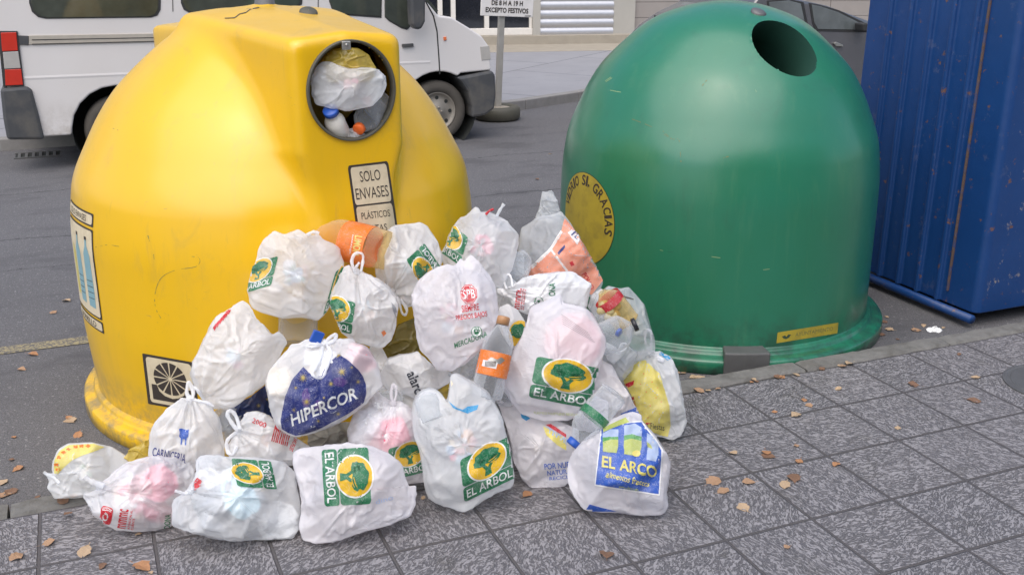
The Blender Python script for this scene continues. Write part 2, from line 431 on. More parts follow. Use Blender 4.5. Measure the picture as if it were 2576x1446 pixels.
def sidewalk_material():
    k = NT('sidewalk_tiles'); v = k.coord(); T = .4
    sp = k.n('ShaderNodeSeparateXYZ'); k.l(v, sp.inputs[0])
    X, Y = sp.outputs[0], sp.outputs[1]
    fx = k.math('DIVIDE', X, T); fy = k.math('DIVIDE', Y, T)
    ix = k.math('FLOOR', fx); iy = k.math('FLOOR', fy)
    cb = k.n('ShaderNodeCombineXYZ'); k.l(ix, cb.inputs[0]); k.l(iy, cb.inputs[1])
    wn_ = k.n('ShaderNodeTexWhiteNoise'); wn_.noise_dimensions = '2D'; k.l(cb.outputs[0], wn_.inputs[0])
    ang = k.math('MULTIPLY', wn_.outputs[0], 3.1)
    vr = k.n('ShaderNodeVectorRotate'); vr.rotation_type = 'Z_AXIS'; k.l(v, vr.inputs['Vector']); k.l(ang, vr.inputs['Angle'])
    warp = k.n('ShaderNodeTexNoise'); k.l(vr.outputs[0], warp.inputs['Vector']); warp.inputs['Scale'].default_value = 5; warp.inputs['Detail'].default_value = 2
    wv = k.n('ShaderNodeVectorMath', operation='MULTIPLY_ADD'); k.l(warp.outputs['Color'], wv.inputs[0]); wv.inputs[1].default_value = (.10, .10, 0); k.l(vr.outputs[0], wv.inputs[2])
    mp = k.n('ShaderNodeMapping'); k.l(wv.outputs[0], mp.inputs[0]); mp.inputs['Scale'].default_value = (1.0, 2.3, 1)
    vec = mp.outputs[0]
    w1 = k.noise(vec, 47, 4, .60, .9)
    w2 = k.noise(vec, 19, 3, .6, 1.2); w3 = k.noise(vec, 95, 2, .6)
    w1 = k.math('ADD', k.math('ADD', k.math('MULTIPLY', w1, .56), k.math('MULTIPLY', w2, .26)), k.math('MULTIPLY', w3, .18))
    w1 = k.math('ADD', k.math('MULTIPLY', k.math('SUBTRACT', w1, .5), 1.45), .5)
    ridge = k.ramp(w1, [(.34, 0), (.46, .38), (.53, .72), (.66, 1)])
    crev = k.ramp(w1, [(.36, 1), (.475, .55), (.51, 0)])
    def jdist(f):
        fr = k.math('FRACT', f); return k.math('MULTIPLY', k.math('MINIMUM', fr, k.math('SUBTRACT', 1.0, fr)), T)
    jw = k.math('MULTIPLY', k.math('SUBTRACT', k.noise(v, 30, 4), .5), .006)
    jd = k.math('ADD', k.math('MINIMUM', jdist(fx), jdist(fy)), jw)
    joint = k.ramp(k.math('DIVIDE', jd, .012), [(.38, 1), (.66, 0)])
    big = k.noise(v, 1.1, 5, .6); fine = k.noise(v, 230, 2, .6)
    base = k.mix(big, (.20, .19, .192), (.28, .265, .272))
    base = k.mix(k.math('MULTIPLY', wn_.outputs[0], .6), base, (.20, .195, .205))
    base = k.mix(k.ramp(fine, [(.35, .45), (.6, 0)]), base, (.19, .18, .19))
    base = k.mix(k.ramp(ridge, [(.5, 0), (1, .5)]), base, (.335, .32, .335))
    col = k.mix(k.math('MULTIPLY', crev, .60), base, (.085, .080, .095))
    stain = k.ramp(k.noise(v, 2.6, 7, .75), [(.56, 0), (.70, .42)])
    col = k.mix(stain, col, (.12, .11, .09))
    gum = k.n('ShaderNodeTexVoronoi'); k.l(v, gum.inputs['Vector']); gum.inputs['Scale'].default_value = 2.1
    col = k.mix(k.ramp(gum.outputs['Distance'], [(.035, .55), (.05, 0)]), col, (.09, .085, .085))
    col = k.mix(k.math('MULTIPLY', joint, .9), col, (.070, .063, .063))
    k.l(col, k.b.inputs['Base Color']); k.b.inputs['Roughness'].default_value = .72
    hh = k.math('SUBTRACT', 1.0, k.math('MAXIMUM', k.math('MULTIPLY', crev, .5), joint))
    k.l(k.bump(hh, 1.0, .012, k.bump(k.noise(v, 90, 3), .25, .004)), k.b.inputs['Normal'])
    return k.m
def sheet(name, pts, z, m, zb=None):
    b = MB()
    if zb is None: b.add([(x, y, z) for x, y in pts], [tuple(range(len(pts)))])
    else: b.prism([(x, y, zb) for x, y in pts], (0, 0, z-zb))
    o = b.build(name, m); flip_out(o); tagit(o, kind='structure'); return o
sheet('road', [(-120, -.05), (120, -.05), (120, 140), (-120, 140)], ZR, ground_material())
sheet('sidewalk', [(-60, -8.0), (60, -8.0), (60, .0), (-60, .0)], 0, sidewalk_material())
# ground behind the pavement
M['plaza'] = simple('rear_paving', (.20, .19, .19), .85, var=.2, scale=2)
sheet('rear_ground', [(-120, -120), (120, -120), (120, -8.004), (-120, -8.004)], -.004, M['plaza'])
# worn yellow line on the road
k = NT('worn_yellow_line'); v = k.coord()
wm = k.ramp(k.noise(v, 55, 5, .75), [(.44, 0), (.56, 1)])
k.l(k.mix(wm, (.105, .10, .098), (.32, .27, .15)), k.b.inputs['Base Color']); k.b.inputs['Roughness'].default_value = .85
sheet('road_marking', [(-20, 2.05), (20, 2.05), (20, 2.17), (-20, 2.17)], ZR+.004, k.m)
# near kerb: separate stones with broken edges
M['kerb'] = simple('kerb_stone', (.17, .165, .155), .85, var=.35, scale=22, bump=.8, bscale=70, dirt=(.07, .065, .055), dscale=6, damt=.7)
kb = MB(); rnd = random.Random(4)
x = -6.2
while x < 7.5:
    L = rnd.uniform(.86, 1.02); dy = rnd.uniform(-.004, .004); n = 26
    if x < .55 < x+L: L = .55-x if .55-x > .4 else L
    top = rnd.uniform(.004, .014); rows = []
    for i in range(n+1):
        xx = x+.006+(L-.012)*i/n
        e0 = .012+dy+.010*noise.noise(Vector((xx*9, 1, 0)))+.006*noise.noise(Vector((xx*31, 2, 0)))
        e1 = .138+dy+.012*noise.noise(Vector((xx*7, 5, 0)))+.007*noise.noise(Vector((xx*29, 7, 0)))
        endr = .010*max(0, 1-min(i, n-i)/1.5)
        hs = [top+.004*noise.noise(Vector((xx*14, j*3.0, 3)))-endr for j in range(6)]
        rows.append([(xx, e0, -.10), (xx, e0+.001, hs[0]-.014), (xx, e0+.014, hs[1]), (xx, (e0+e1)/2, hs[2]+.002), (xx, e1-.016, hs[3]), (xx, e1, hs[4]-.014), (xx, e1+.003, -.10)])
    vs = [p for r in rows for p in r]; q = 7
    fs = [(i*q+j, i*q+j+1, (i+1)*q+j+1, (i+1)*q+j) for i in range(n) for j in range(q-1)]
    fs += [tuple(range(q)), tuple(n*q+j for j in range(q-1, -1, -1))]
    kb.add(vs, fs); x += L
o = kb.build('kerb', M['kerb']); flip_out(o); tagit(o, kind='structure')
# far kerb and far pavement
fk = [(-14, 8.1), (-2.95, 8.60), (1.0, 8.78), (2.6, 8.95), (3.72, 9.29), (4.78, 9.75), (6.4, 10.6), (8.2, 12.2), (9.2, 14.0), (9.6, 30), (-14, 30)]
k = NT('far_pavement'); v = k.coord()
br = k.n('ShaderNodeTexBrick'); mp = k.n('ShaderNodeMapping'); k.l(v, mp.inputs[0]); mp.inputs['Rotation'].default_value = (0, 0, math.radians(-38)); k.l(mp.outputs[0], br.inputs[0])
br.inputs['Scale'].default_value = 1; br.inputs['Brick Width'].default_value = 2.6; br.inputs['Row Height'].default_value = 2.3; br.inputs['Mortar Size'].default_value = .012
br.inputs['Color1'].default_value = (1, 1, 1, 1); br.inputs['Color2'].default_value = (.93, .93, .93, 1); br.inputs['Mortar'].default_value = (.35, .35, .35, 1)
col = k.mix(k.noise(v, 1.5, 6, .65), (.23, .23, .245), (.32, .32, .345))
col = k.mix(1.0, col, br.outputs[0], 'MULTIPLY')
sc = k.ramp(k.noise(k.coord((.7, 3, 1)), 3, 5, .7), [(.60, 0), (.70, .5)]); col = k.mix(sc, col, (.14, .14, .15))
k.l(col, k.b.inputs['Base Color']); k.b.inputs['Roughness'].default_value = .7
M['farpave'] = k.m
M['farkerb'] = simple('far_kerb_stone', (.24, .23, .22), .85, var=.25, scale=9, bump=.4)
sheet('far_pavement', fk, .055, M['farpave'], -.3)
ck = MB()
for a, b in zip(fk[:8], fk[1:9]):
    a = np.array(a); b = np.array(b); L = np.linalg.norm(b-a); n = max(1, int(L/1.0)); d = (b-a)/L; nn = np.array([d[1], -d[0]])
    for i in range(n):
        p = a+d*(L*i/n+.005); q = a+d*(L*(i+1)/n-.005)
        ck.prism([(*(p+nn*.015), -.2), (*(q+nn*.015), -.2), (*(q-nn*.15), -.2), (*(p-nn*.15), -.2)], (0, 0, .262))
o = ck.build('far_kerb', M['farkerb']); flip_out(o); bevel(o, .012, 2); tagit(o, kind='structure')
# storm drain by the far kerb, under the van's tail
dr = MB(); P = atz(95, 390, ZR)
for i in range(6): dr.box((P[0]-.18+.07*i, P[1]-.02, ZR+.006), (.03, .26, .012))
dr.box((P[0], P[1]+.125, ZR+.007), (.46, .03, .014)); dr.box((P[0], P[1]-.165, ZR+.007), (.46, .03, .014))
dr.box((P[0], P[1]-.02, ZR+.002), (.44, .28, .003), 1)
o = dr.build('drain_grate', [M['grey_metal'], M['inside']], org=(P[0], P[1], ZR)); tagit(o, 'flat grey iron drain grate in the gutter below the tail of the white van', 'drain')
# manhole cover at the right edge of the pavement
P = atz(2660, 968, 0); mh = MB()
mh.lathe((P[0], P[1], 0), (0, 0, 1), [(0, .26), (.006, .26), (.007, .245), (.004, .24), (.004, .225), (.007, .22), (.007, .0001)], 40)
o = mh.build('manhole_cover', M['grey_metal'], org=(P[0], P[1], 0)); tagit(o, 'round dark metal cover set in the paving at the right edge', 'manhole cover')

# =================================================================== BUILDING ACROSS THE STREET
BP = np.array([8.0, 17.15, 0]); BA = math.radians(-11); bd = np.array([math.cos(BA), math.sin(BA), 0]); bn = np.array([math.sin(BA), -math.cos(BA), 0])
def fac(s, z, o=0): return BP+bd*s+np.array([0, 0, z])+bn*o
def fp(u, v, o=0):
    p = onp(u, v, BP+bn*o, bn); return float(np.dot(p-BP, bd)), float(p[2])
def fbox(b, s0, s1, z0, z1, o0, o1, mi=0):
    b.prism([fac(s0, z0, o0), fac(s1, z0, o0), fac(s1, z1, o0), fac(s0, z1, o0)], bn*(o1-o0), mi)
M['concrete'] = simple('facade_concrete', (.40, .38, .34), .85, var=.12, scale=3, bump=.2)
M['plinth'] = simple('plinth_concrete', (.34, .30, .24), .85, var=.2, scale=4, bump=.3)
M['shutter'] = simple('galvanised_shutter', (.50, .50, .52), .38, .55, var=.1)
M['white_frame'] = simple('white_frame', (.72, .68, .62), .4)
M['dark_glass'] = simple('dark_shop_glass', (.018, .020, .026), .06, var=.3, spec=.8)
M['pinkwall'] = simple('pinkish_wall_panels', (.30, .27, .25), .8, var=.1, scale=4)
bld = empty('shop_building', fac(0, 0)); tagit(bld, 'grey commercial building across the street with dark glass front and ribbed metal shutter', 'building')
s_gl0, _ = fp(1030, 60); s_gl1, _ = fp(1338, 60); s_p1, _ = fp(1357, 60); s_sh1, _ = fp(1541, 60); _, z_led = fp(1400, 87)
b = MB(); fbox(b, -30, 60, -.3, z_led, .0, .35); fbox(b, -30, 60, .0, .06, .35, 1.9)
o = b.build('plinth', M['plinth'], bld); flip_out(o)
b = MB(); fbox(b, -30, s_gl0-3, z_led, 7, -.3, .0); fbox(b, s_gl1, s_p1, z_led, 3.4, -.3, .10); fbox(b, s_sh1, s_sh1+.5, z_led, 3.4, -.3, .06)
fbox(b, -30, 60, 3.4, 9, -.3, .05)
o = b.build('wall', M['concrete'], bld); flip_out(o)
b = MB()
for i in range(30):
    for j in range(12):
        fbox(b, s_sh1+.5+i*1.2+.006, s_sh1+.5+(i+1)*1.2-.006, z_led+j*.34+.004, z_led+(j+1)*.34-.004, -.3, -.02+.004*((i*7+j*3) % 3))
o = b.build('stone_cladding', M['pinkwall'], bld); flip_out(o)
b = MB(); fbox(b, s_gl0-3, s_gl1, z_led+.05, 3.4, -.3, -.05)
o = b.build('shop_window', M['dark_glass'], bld); flip_out(o); gl = o
b = MB(); _, zf = fp(1300, 71); fbox(b, s_gl0-3, s_gl1, z_led, zf, -.05, .08)
for u in (1224, 1107, 1140): s_, _ = fp(u, 40); fbox(b, s_-.05, s_+.05, zf, 3.4, -.048, .05)
s_, _ = fp(1335, 40); fbox(b, s_-.03, s_gl1-.002, zf, 3.4, -.048, .03)
o = b.build('frame', M['white_frame'], gl); flip_out(o); bevel(o, .01)
b = MB(); n = 150; rows = []
for i in range(n+1):
    z = z_led+(3.4-z_led)*i/n; ph = (z/.19) % 1; o_ = .02+.05*(abs(math.sin(ph*math.pi))**.6)
    rows.append((z, o_))
vs = [fac(s, z, o_) for z, o_ in rows for s in (s_p1, s_sh1)]
b.add(vs, [(2*i, 2*i+1, 2*i+3, 2*i+2) for i in range(n)])
o = b.build('roller_shutter', M['shutter'], bld, True); flip_out(o)

# unseen house behind the viewpoint, added for its reflections in the domes
M['beige_wall'] = simple('beige_render', (.55, .45, .30), .8, var=.12, scale=1.5)
hb = empty('reflection_house', (2, -14, 0)); tagit(hb, 'beige house out of view behind the pavement, added for reflections in the domes', 'building')
b = MB(); b.box((4, -19, 4.5), (26, 10, 9.0)); b.build('wall', M['beige_wall'], hb)
for i in range(8):
    for j in range(3):
        b = MB(); b.box((-6.5+i*3.0, -13.98, 1.6+j*2.8), (1.3, .12, 1.5)); w_ = b.build('window', M['dark_glass'], hb)

# =================================================================== SIGN POST ON TYRE
k = simple('galvanised_pole', (.42, .40, .36), .5, .4, var=.2)
P0 = np.array([3.03, 8.62, ZR]); sg = empty('parking_sign', P0); tagit(sg, 'small white no parking hours plate on a grey pole planted in an old tyre', 'street sign')
ptop = np.array([3.16, 8.62, 3.0]); b = MB(); b.box((0, 0, 0), (.08, .045, 3.2)); 
d = nrm(ptop-P0); R_ = np.array([nrm(np.cross((0, 1, 0), d)), (0, 1, 0), d]).T
b = MB(); b.box((P0+ptop)/2, (.085, .05, np.linalg.norm(ptop-P0)), 0, R_); o = b.build('pole', k, sg); bevel(o, .008)
ty = MB(); prof = [(0, .19), (0, .27), (.03, .30), (.09, .305), (.15, .30), (.18, .27), (.18, .20), (.165, .18), (.15, .17)]
ty.lathe(P0, (0, 0, 1), prof, 36); o = ty.build('tyre_base', M['rubber'], sg, True)
ty = MB(); ty.lathe(P0, (0, 0, 1), [(.155, .19), (.165, .10), (.17, .001)], 30); ty.build('concrete_filling', M['plinth'], sg, True)
yp = 8.56
c4 = [aty(*p, yp) for p in ((1209, 40), (1340, 45), (1343, -3), (1211, -9))]
pb = MB(); pb.prism(c4, (0, .02, 0)); o = pb.build('sign_plate', simple('sign_white', (.72, .69, .66), .4), sg); flip_out(o); bevel(o, .006)
def yplane(y):
    def fn(u, v): return aty(u, v, y), np.array([0, -1., 0])
    return fn
d = Dec(); O, X, Y = (1209, 40), (1340, 45), (1211, -9)
d.rrect(.03, .05, .97, .95, .04, M['ink'], 0).rrect(.05, .11, .95, .89, .03, simple('sign_face', (.70, .66, .64), .4), 1)
d.text('DE 8 H A 19 H', .20, .56, .60, .26, M['ink'], 2, .03).text('EXCEPTO FESTIVOS', .09, .19, .82, .26, M['ink'], 2, .03).affine(O, X, Y)
stick('sign_lettering', d, yplane(yp), sg, 40, .002, .0012)
# second plate above, outside the picture
b = MB(); b.lathe((3.17, 8.55, 1.85), (0, -1, 0), [(0, .001), (0, .3), (.02, .3), (.02, .001)], 36); b.build('round_plate', simple('sign_red', (.5, .02, .02), .4), sg)

# =================================================================== VAN
VY = 7.3; VD = 1.86
van = empty('white_van', (0, VY+.9, ZR)); tagit(van, 'white panel van with grey bumpers and dark windows parked behind the yellow container', 'van')
k = NT('van_white_paint'); v = k.coord(); col = k.mix(k.noise(v, 2, 4), (.64, .605, .58), (.71, .68, .66))
sp = k.n('ShaderNodeSeparateXYZ'); k.l(v, sp.inputs[0]); low = k.ramp(sp.outputs[2], [(.30, .75), (.72, 0)])
dn = k.ramp(k.noise(v, 6, 7, .7), [(.35, 0), (.65, 1)]); col = k.mix(k.math('MULTIPLY', low, dn), col, (.26, .21, .15))
scr = k.ramp(k.noise(k.coord((2, 1, 6)), 7, 6, .75), [(.68, 0), (.74, .5)]); col = k.mix(scr, col, (.35, .33, .31))
k.l(col, k.b.inputs['Base Color']); k.b.inputs['Roughness'].default_value = .32; k.b.inputs['Coat Weight'].default_value = .3
M['van'] = k.m
M['bumper'] = simple('grey_bumper_plastic', (.060, .062, .066), .6, var=.2, scale=6, bump=.1, bscale=120, dirt=(.16, .14, .11), dscale=3, damt=.4)
M['vglass'] = simple('van_window_glass', (.055, .062, .050), .04, var=.6, scale=5, spec=.9)  # lighter and darker patches in the glass colour stand in for reflections
M['seam'] = simple('panel_seam', (.03, .03, .03), .7)
M['lamp_red'] = simple('red_lamp', (.55, .03, .015), .15, spec=.8)
M['lamp_clear'] = simple('clear_lamp', (.42, .40, .37), .12, spec=.8)
M['lamp_orange'] = simple('orange_lamp', (.75, .20, .08), .2)
M['trim_beige'] = simple('side_trim', (.42, .38, .32), .5, var=.2)
M['wheel'] = simple('dusty_steel_wheel', (.26, .235, .20), .55, .3, var=.25, scale=14)
M['tyre'] = simple('dusty_tyre', (.075, .066, .055), .85, var=.3, scale=8)
def vp(u, v): p = aty(u, v, VY); return p[0], p[2]
wf = vp(1105, 283); wr_r = wf[1]-ZR; wr = (vp(300, 290)[0], wf[1])
def arc(c, r, a0, a1, n=12): return [(c[0]+r*math.cos(math.radians(a0+(a1-a0)*i/n)), c[1]+r*math.sin(math.radians(a0+(a1-a0)*i/n))) for i in range(n+1)]
zb = vp(100, 345)[1]; ar = wr_r*1.32
prof = [vp(12, 222), vp(60, 222), vp(78, 228), vp(110, 345)]
rx = prof[0][0]
rear = [(rx+.02, vp(12, 222)[1]), (rx+.03, zb), (wr[0]-ar*1.02, zb)]
top = [vp(1236, 177), vp(1234, 153), vp(1228, 114), vp(1212, 92), vp(1182, 72), vp(1136, 44), vp(1103, 40)]
prof = rear+arc(wr, ar, 190, -10)[1:-1]+[(wr[0]+ar*1.02, zb), (wf[0]-ar*1.02, zb)]+arc(wf, ar, 190, 60)[1:]
prof += [(vp(1160, 186)[0], vp(1150, 185)[1])]+top+[(vp(1103, 40)[0]-.55, 2.0), (vp(1103, 40)[0]-.85, 2.30), (vp(1103, 40)[0]-1.4, 2.42), (rx+.3, 2.42), (rx+.12, 2.30), (rx+.02, 1.6)]
b = MB(); b.prism([(x, VY, z) for x, z in prof], (0, VD, 0)); o = b.build('body', M['van'], van); flip_out(o); bevel(o, .035, 3, 40)
# soft ridge along the side
b = MB(); z1 = vp(250, 190)[1]; b.prism([(rx+.14, VY+.002, z1-.03), (rx+.14, VY-.004, z1), (rx+.14, VY+.002, z1+.03)], (vp(1095, 160)[0]-rx-.2, 0, 0)); o = b.build('side_ridge', M['van'], van); flip_out(o)
def vpanel(name, pts, m, y0=VY-.006, th=.03, parent=van, bv=.004, cat=False):
    P = np.array(pts, float)
    if cat: P = catmull(P, 5, True)
    loop = [aty(u, v, y0) for u, v in P]; b = MB(); b.prism(loop, (0, th, 0)); o = b.build(name, m, parent); flip_out(o)
    if bv: bevel(o, bv, 2)
    return o
def rwin(pts, name='window'):
    P = np.array(pts, float); c = P.mean(0)
    f = vpanel(name, P, M['seam'], VY-.008); vpanel('pane', c+(P-c)*np.array([.965, .93]), M['vglass'], VY-.013, .02, f)
    return f
rwin([(73, -60), (73, 8), (80, 30), (96, 44), (115, 48), (380, 45), (396, 40), (404, 25), (406, -60)])
rwin([(455, -70), (455, 8), (462, 25), (478, 34), (745, 20), (760, 12), (768, -75)])
rwin([(826, -80), (828, 4), (836, 26), (852, 38), (960, 46), (962, -85)])
rwin([(967, -85), (968, 44), (980, 55), (1010, 72), (1024, 76), (1034, 66), (1062, 30), (1058, 0), (1015, -80)])
for pts in ([(432, -60), (434, -60), (436, 30), (434, 30)], [(800, -90), (802, -90), (800, 300), (798, 300)],
            [(1062, -10), (1065, -10), (1092, 40), (1101, 78), (1106, 150), (1108, 187), (1105, 187), (1103, 150), (1098, 80), (1089, 42)]):
    vpanel('door_seam', pts, M['seam'], VY-.003, .01, van, 0)
t = vpanel('side_trim', [(72, 90), (800, 78), (800, 95), (72, 113)], M['trim_beige'], VY-.012, .02)
vpanel('trim_groove', [(80, 100), (800, 87), (800, 88.5), (80, 102)], M['seam'], VY-.015, .01, t, 0)
vpanel('trim_groove', [(80, 111), (800, 94), (800, 95), (80, 113)], M['seam'], VY-.015, .01, t, 0)
vpanel('trim_cap', [(45, 90), (72, 91), (72, 114), (47, 113)], M['bumper'], VY-.016, .02)
tl = vpanel('tail_light', [(-6, 79), (44, 79), (61, 218), (8, 219)], M['seam'], VY-.02, .12)
for q, m in (([(2, 83), (41, 82), (45, 128), (5, 130)], 'lamp_red'), ([(7, 132), (46, 130), (52, 172), (11, 174)], 'lamp_clear'), ([(12, 176), (53, 174), (58, 214), (14, 216)], 'lamp_red')):
    vpanel('lens', q, M[m], VY-.028, .02, tl)
vpanel('rear_bumper', [(0, 224), (58, 219), (70, 219), (80, 228), (96, 285), (112, 352), (18, 353), (8, 300)], M['bumper'], VY-.05, .5, van, .03)
vpanel('front_bumper', [(1150, 196), (1238, 178), (1247, 188), (1249, 240), (1245, 274), (1222, 291), (1187, 297), (1187, 270), (1178, 232), (1164, 210)], M['bumper'], VY-.03, VD*.9, van, .03)
for pts in ([(408, 118), (430, 117), (431, 124), (409, 125)], [(1012, 112), (1040, 110), (1041, 118), (1013, 120)]):
    vpanel('door_handle', pts, M['bumper'], VY-.03, .03)
vpanel('door_seam', [(8, 224), (430, 196), (430, 194), (8, 222)], M['seam'], VY-.002, .01, van, 0) if False else None
vpanel('mudflap', [(1148, 262), (1160, 262), (1158, 312), (1150, 312)], M['rubber'], VY+.1, .02)
vpanel('headlight', [(1208, 118), (1231, 116), (1235, 150), (1212, 153)], M['lamp_clear'], VY-.006, .1)
vpanel('indicator', [(1116, 94), (1123, 93), (1124, 102), (1117, 103)], M['lamp_orange'], VY-.015, .02)
mir = vpanel('mirror', [(1032, -40), (1034, 30), (1036, 62), (1046, 76), (1062, 74), (1071, 55), (1072, -40)], M['bumper'], VY-.30, .16, van, .03)
ws = MB(); xw = vp(1106, 38); ws.prism([(xw[0]-.01, VY+.12, xw[1]+.02), (xw[0]-.55, VY+.15, 2.0), (xw[0]-.55, VY+VD-.15, 2.0), (xw[0]-.01, VY+VD-.12, xw[1]+.02)], (.035, 0, .015))
o = ws.build('windscreen', M['vglass'], van); flip_out(o)
# inner wheel wells (dark)
for c in (wr, wf):
    b = MB(); b.lathe((c[0], VY+.02, c[1]), (0, 1, 0), [(.0, ar*.995), (.45, ar*.995), (.45, .01)], 32); b.build('wheel_well', M['inside'], van, True)
def van_wheel(c, y, name='wheel'):
    r = wr_r; b = MB(); b.lathe((c[0], y, c[1]), (0, 1, 0), [(.03, r*.62), (.0, r*.66), (-.01, r*.80), (.0, r*.93), (.03, r*.985), (.06, r), (.17, r), (.2, r*.95)], 40)
    t_ = b.build('tyre', M['tyre'], van, True)
    b = MB(); b.lathe((c[0], y, c[1]), (0, 1, 0), [(.02, r*.64), (.005, r*.62), (.025, r*.58), (.05, r*.50), (.035, r*.40), (.03, r*.25), (.01, r*.20), (.01, .001)], 40)
    for i in range(8):
        a = 2*math.pi*i/8; b.lathe((c[0]+r*.45*math.cos(a), y+.035, c[1]+r*.45*math.sin(a)), (0, 1, 0), [(-.004, .022), (-.004, .001)], 12, 1)
    for i in range(5):
        a = 2*math.pi*i/5; b.lathe((c[0]+r*.14*math.cos(a), y+.01, c[1]+r*.14*math.sin(a)), (0, 1, 0), [(0, .013), (-.012, .013), (-.012, .001)], 8, 0)
    b.build('rim', [M['wheel'], M['inside']], t_, True)
van_wheel(wf, VY+.05); van_wheel(wr, VY+.05)
for c in (wf, wr):
    b = MB(); r = wr_r; b.lathe((c[0], VY+VD-.25, c[1]+.12), (0, 1, 0), [(0, r*.3), (0, r*.95), (.03, r), (.17, r), (.2, r*.9), (.2, .1)], 30); b.build('tyre', M['tyre'], van, True)

# =================================================================== DARK CAR
CY = 6.6
car = empty('dark_car', (aty(1880, 60, CY)[0], CY+.8, ZR)); tagit(car, 'dark grey hatchback car parked behind the green container, side window and door showing', 'car')
M['carpaint'] = simple('dark_car_paint', (.13, .13, .14), .22, .3, var=.1, coat=.6)
M['carglass'] = simple('car_window_glass', (.13, .145, .145), .05, var=.5, scale=3, spec=.9)
def cp(u, v): p = aty(u, v, CY+(1.65 if u < 1760 else 0)); return (p[0], p[2])
zlo = .12
cprof = [(cp(1586, 84)[0], zlo), cp(1584, 84), cp(1605, 62), cp(1650, 30), cp(1705, 4), (5.62, 1.58), (5.85, 1.60), cp(1980, -8), cp(2080, 14), cp(2190, 54), cp(2225, 78), cp(2330, 92), cp(2400, 120)]
fx_ = cp(2400, 120)[0]; cprof += [(fx_+.08, .5), (fx_+.06, zlo)]
wc1 = (cp(1586, 84)[0]+.75, .24); wc2 = (fx_-.75, .24)
cprof = cprof + arc(wc2, .36, -20, 200)[:] + arc(wc1, .36, -20, 200)[:]
b = MB(); b.prism([(x, CY, z) for x, z in cprof], (0, 1.65, 0)); o = b.build('body', M['carpaint'], car); flip_out(o); bevel(o, .04, 3, 40)
def cpanel(name, pts, m, off=-.006, th=.02, parent=car, bv=.004):
    loop = [aty(u, v, CY+off) for u, v in pts]; b = MB(); b.prism(loop, (0, th, 0)); o = b.build(name, m, parent); flip_out(o)
    if bv: bevel(o, bv, 2)
    return o
wa = cpanel('window', [(2036, 8), (2060, 12), (2110, 26), (2172, 56), (2180, 76), (2174, 82), (2052, 79), (2044, 60)], M['seam'], -.008)
cpanel('pane', [(2042, 12), (2062, 16), (2108, 31), (2166, 60), (2172, 76), (2058, 74), (2049, 58)], M['carglass'], -.013, .02, wa)
wb = cpanel('window', [(1930, 2), (1985, -2), (2022, 6), (2036, 78), (1935, 76)], M['seam'], -.008)
cpanel('pane', [(1935, 6), (1985, 2), (2015, 10), (2028, 73), (1941, 72)], M['carglass'], -.013, .02, wb)
cpanel('door_handle', [(2098, 110), (2104, 106), (2120, 113), (2122, 118), (2104, 117)], M['zinc'], -.03, .03)
cpanel('mirror', [(2170, 60), (2182, 58), (2192, 70), (2188, 84), (2172, 80)], M['seam'], -.2, .16, car, .02)
cpanel('door_seam', [(2040, 80), (2042, 80), (2050, 240), (2048, 240)], M['seam'], -.003, .01, car, 0)
A_ = cp(1605, 62); B_ = cp(1705, 4)
b = MB(); b.prism([(A_[0], CY+.12, A_[1]+.004), (B_[0], CY+.2, B_[1]-.01), (B_[0], CY+1.45, B_[1]-.01), (A_[0], CY+1.53, A_[1]+.004)], (-.008, 0, .012)); o = b.build('rear_window', M['carglass'], car); flip_out(o)
b = MB(); b.tube([(A_[0]-.02, CY+.85, A_[1]+.02), (A_[0]+.06, CY+1.1, A_[1]+.10), (A_[0]+.10, CY+1.4, A_[1]+.12)], .012, 8); b.build('wiper', M['seam'], car, True)
b = MB(); b.box((cp(1586, 84)[0]-.01, CY+1.45, .78), (.03, .22, .22)); b.build('tail_light', M['lamp_red'], car)
for c in (wc1, wc2):
    for yy in (CY+.03, CY+1.42):
        b = MB(); b.lathe((c[0], yy, c[1]), (0, 1, 0), [(0, .02), (.0, .19), (-.01, .21), (0, .28), (.03, .305), (.17, .305), (.2, .28), (.2, .02)], 32)
        b.build('tyre', M['tyre'], car, True)
# =================================================================== IGLOO CONTAINERS
FRK = np.array([0, .25, .42, .55, .67, .78, .87, .94, .98, 1.0])
def pch(x, y, xs):
    h = np.diff(x); d = np.diff(y)/h; m = np.zeros(len(x))
    m[1:-1] = np.where(d[:-1]*d[1:] > 0, 2*d[:-1]*d[1:]/(d[:-1]+d[1:]+1e-12), 0); m[0] = d[0]; m[-1] = d[-1]
    k = np.clip(np.searchsorted(x, xs)-1, 0, len(x)-2); t = (xs-x[k])/h[k]
    return (2*t**3-3*t**2+1)*y[k]+(t**3-2*t**2+t)*h[k]*m[k]+(-2*t**3+3*t**2)*y[k+1]+(t**3-t**2)*h[k]*m[k+1]
def rdome(z, rk, H):
    f = np.clip((z-.12)/(H-.12), 0, 1); return np.sqrt(np.clip(pch(FRK, np.asarray(rk)**2, f), 0, 9))
def smin(a, b, k):
    h = np.clip(.5+.5*(b-a)/k, 0, 1); return b*(1-h)+a*h-k*h*(1-h)
def smax(a, b, k): return -smin(-a, -b, k)
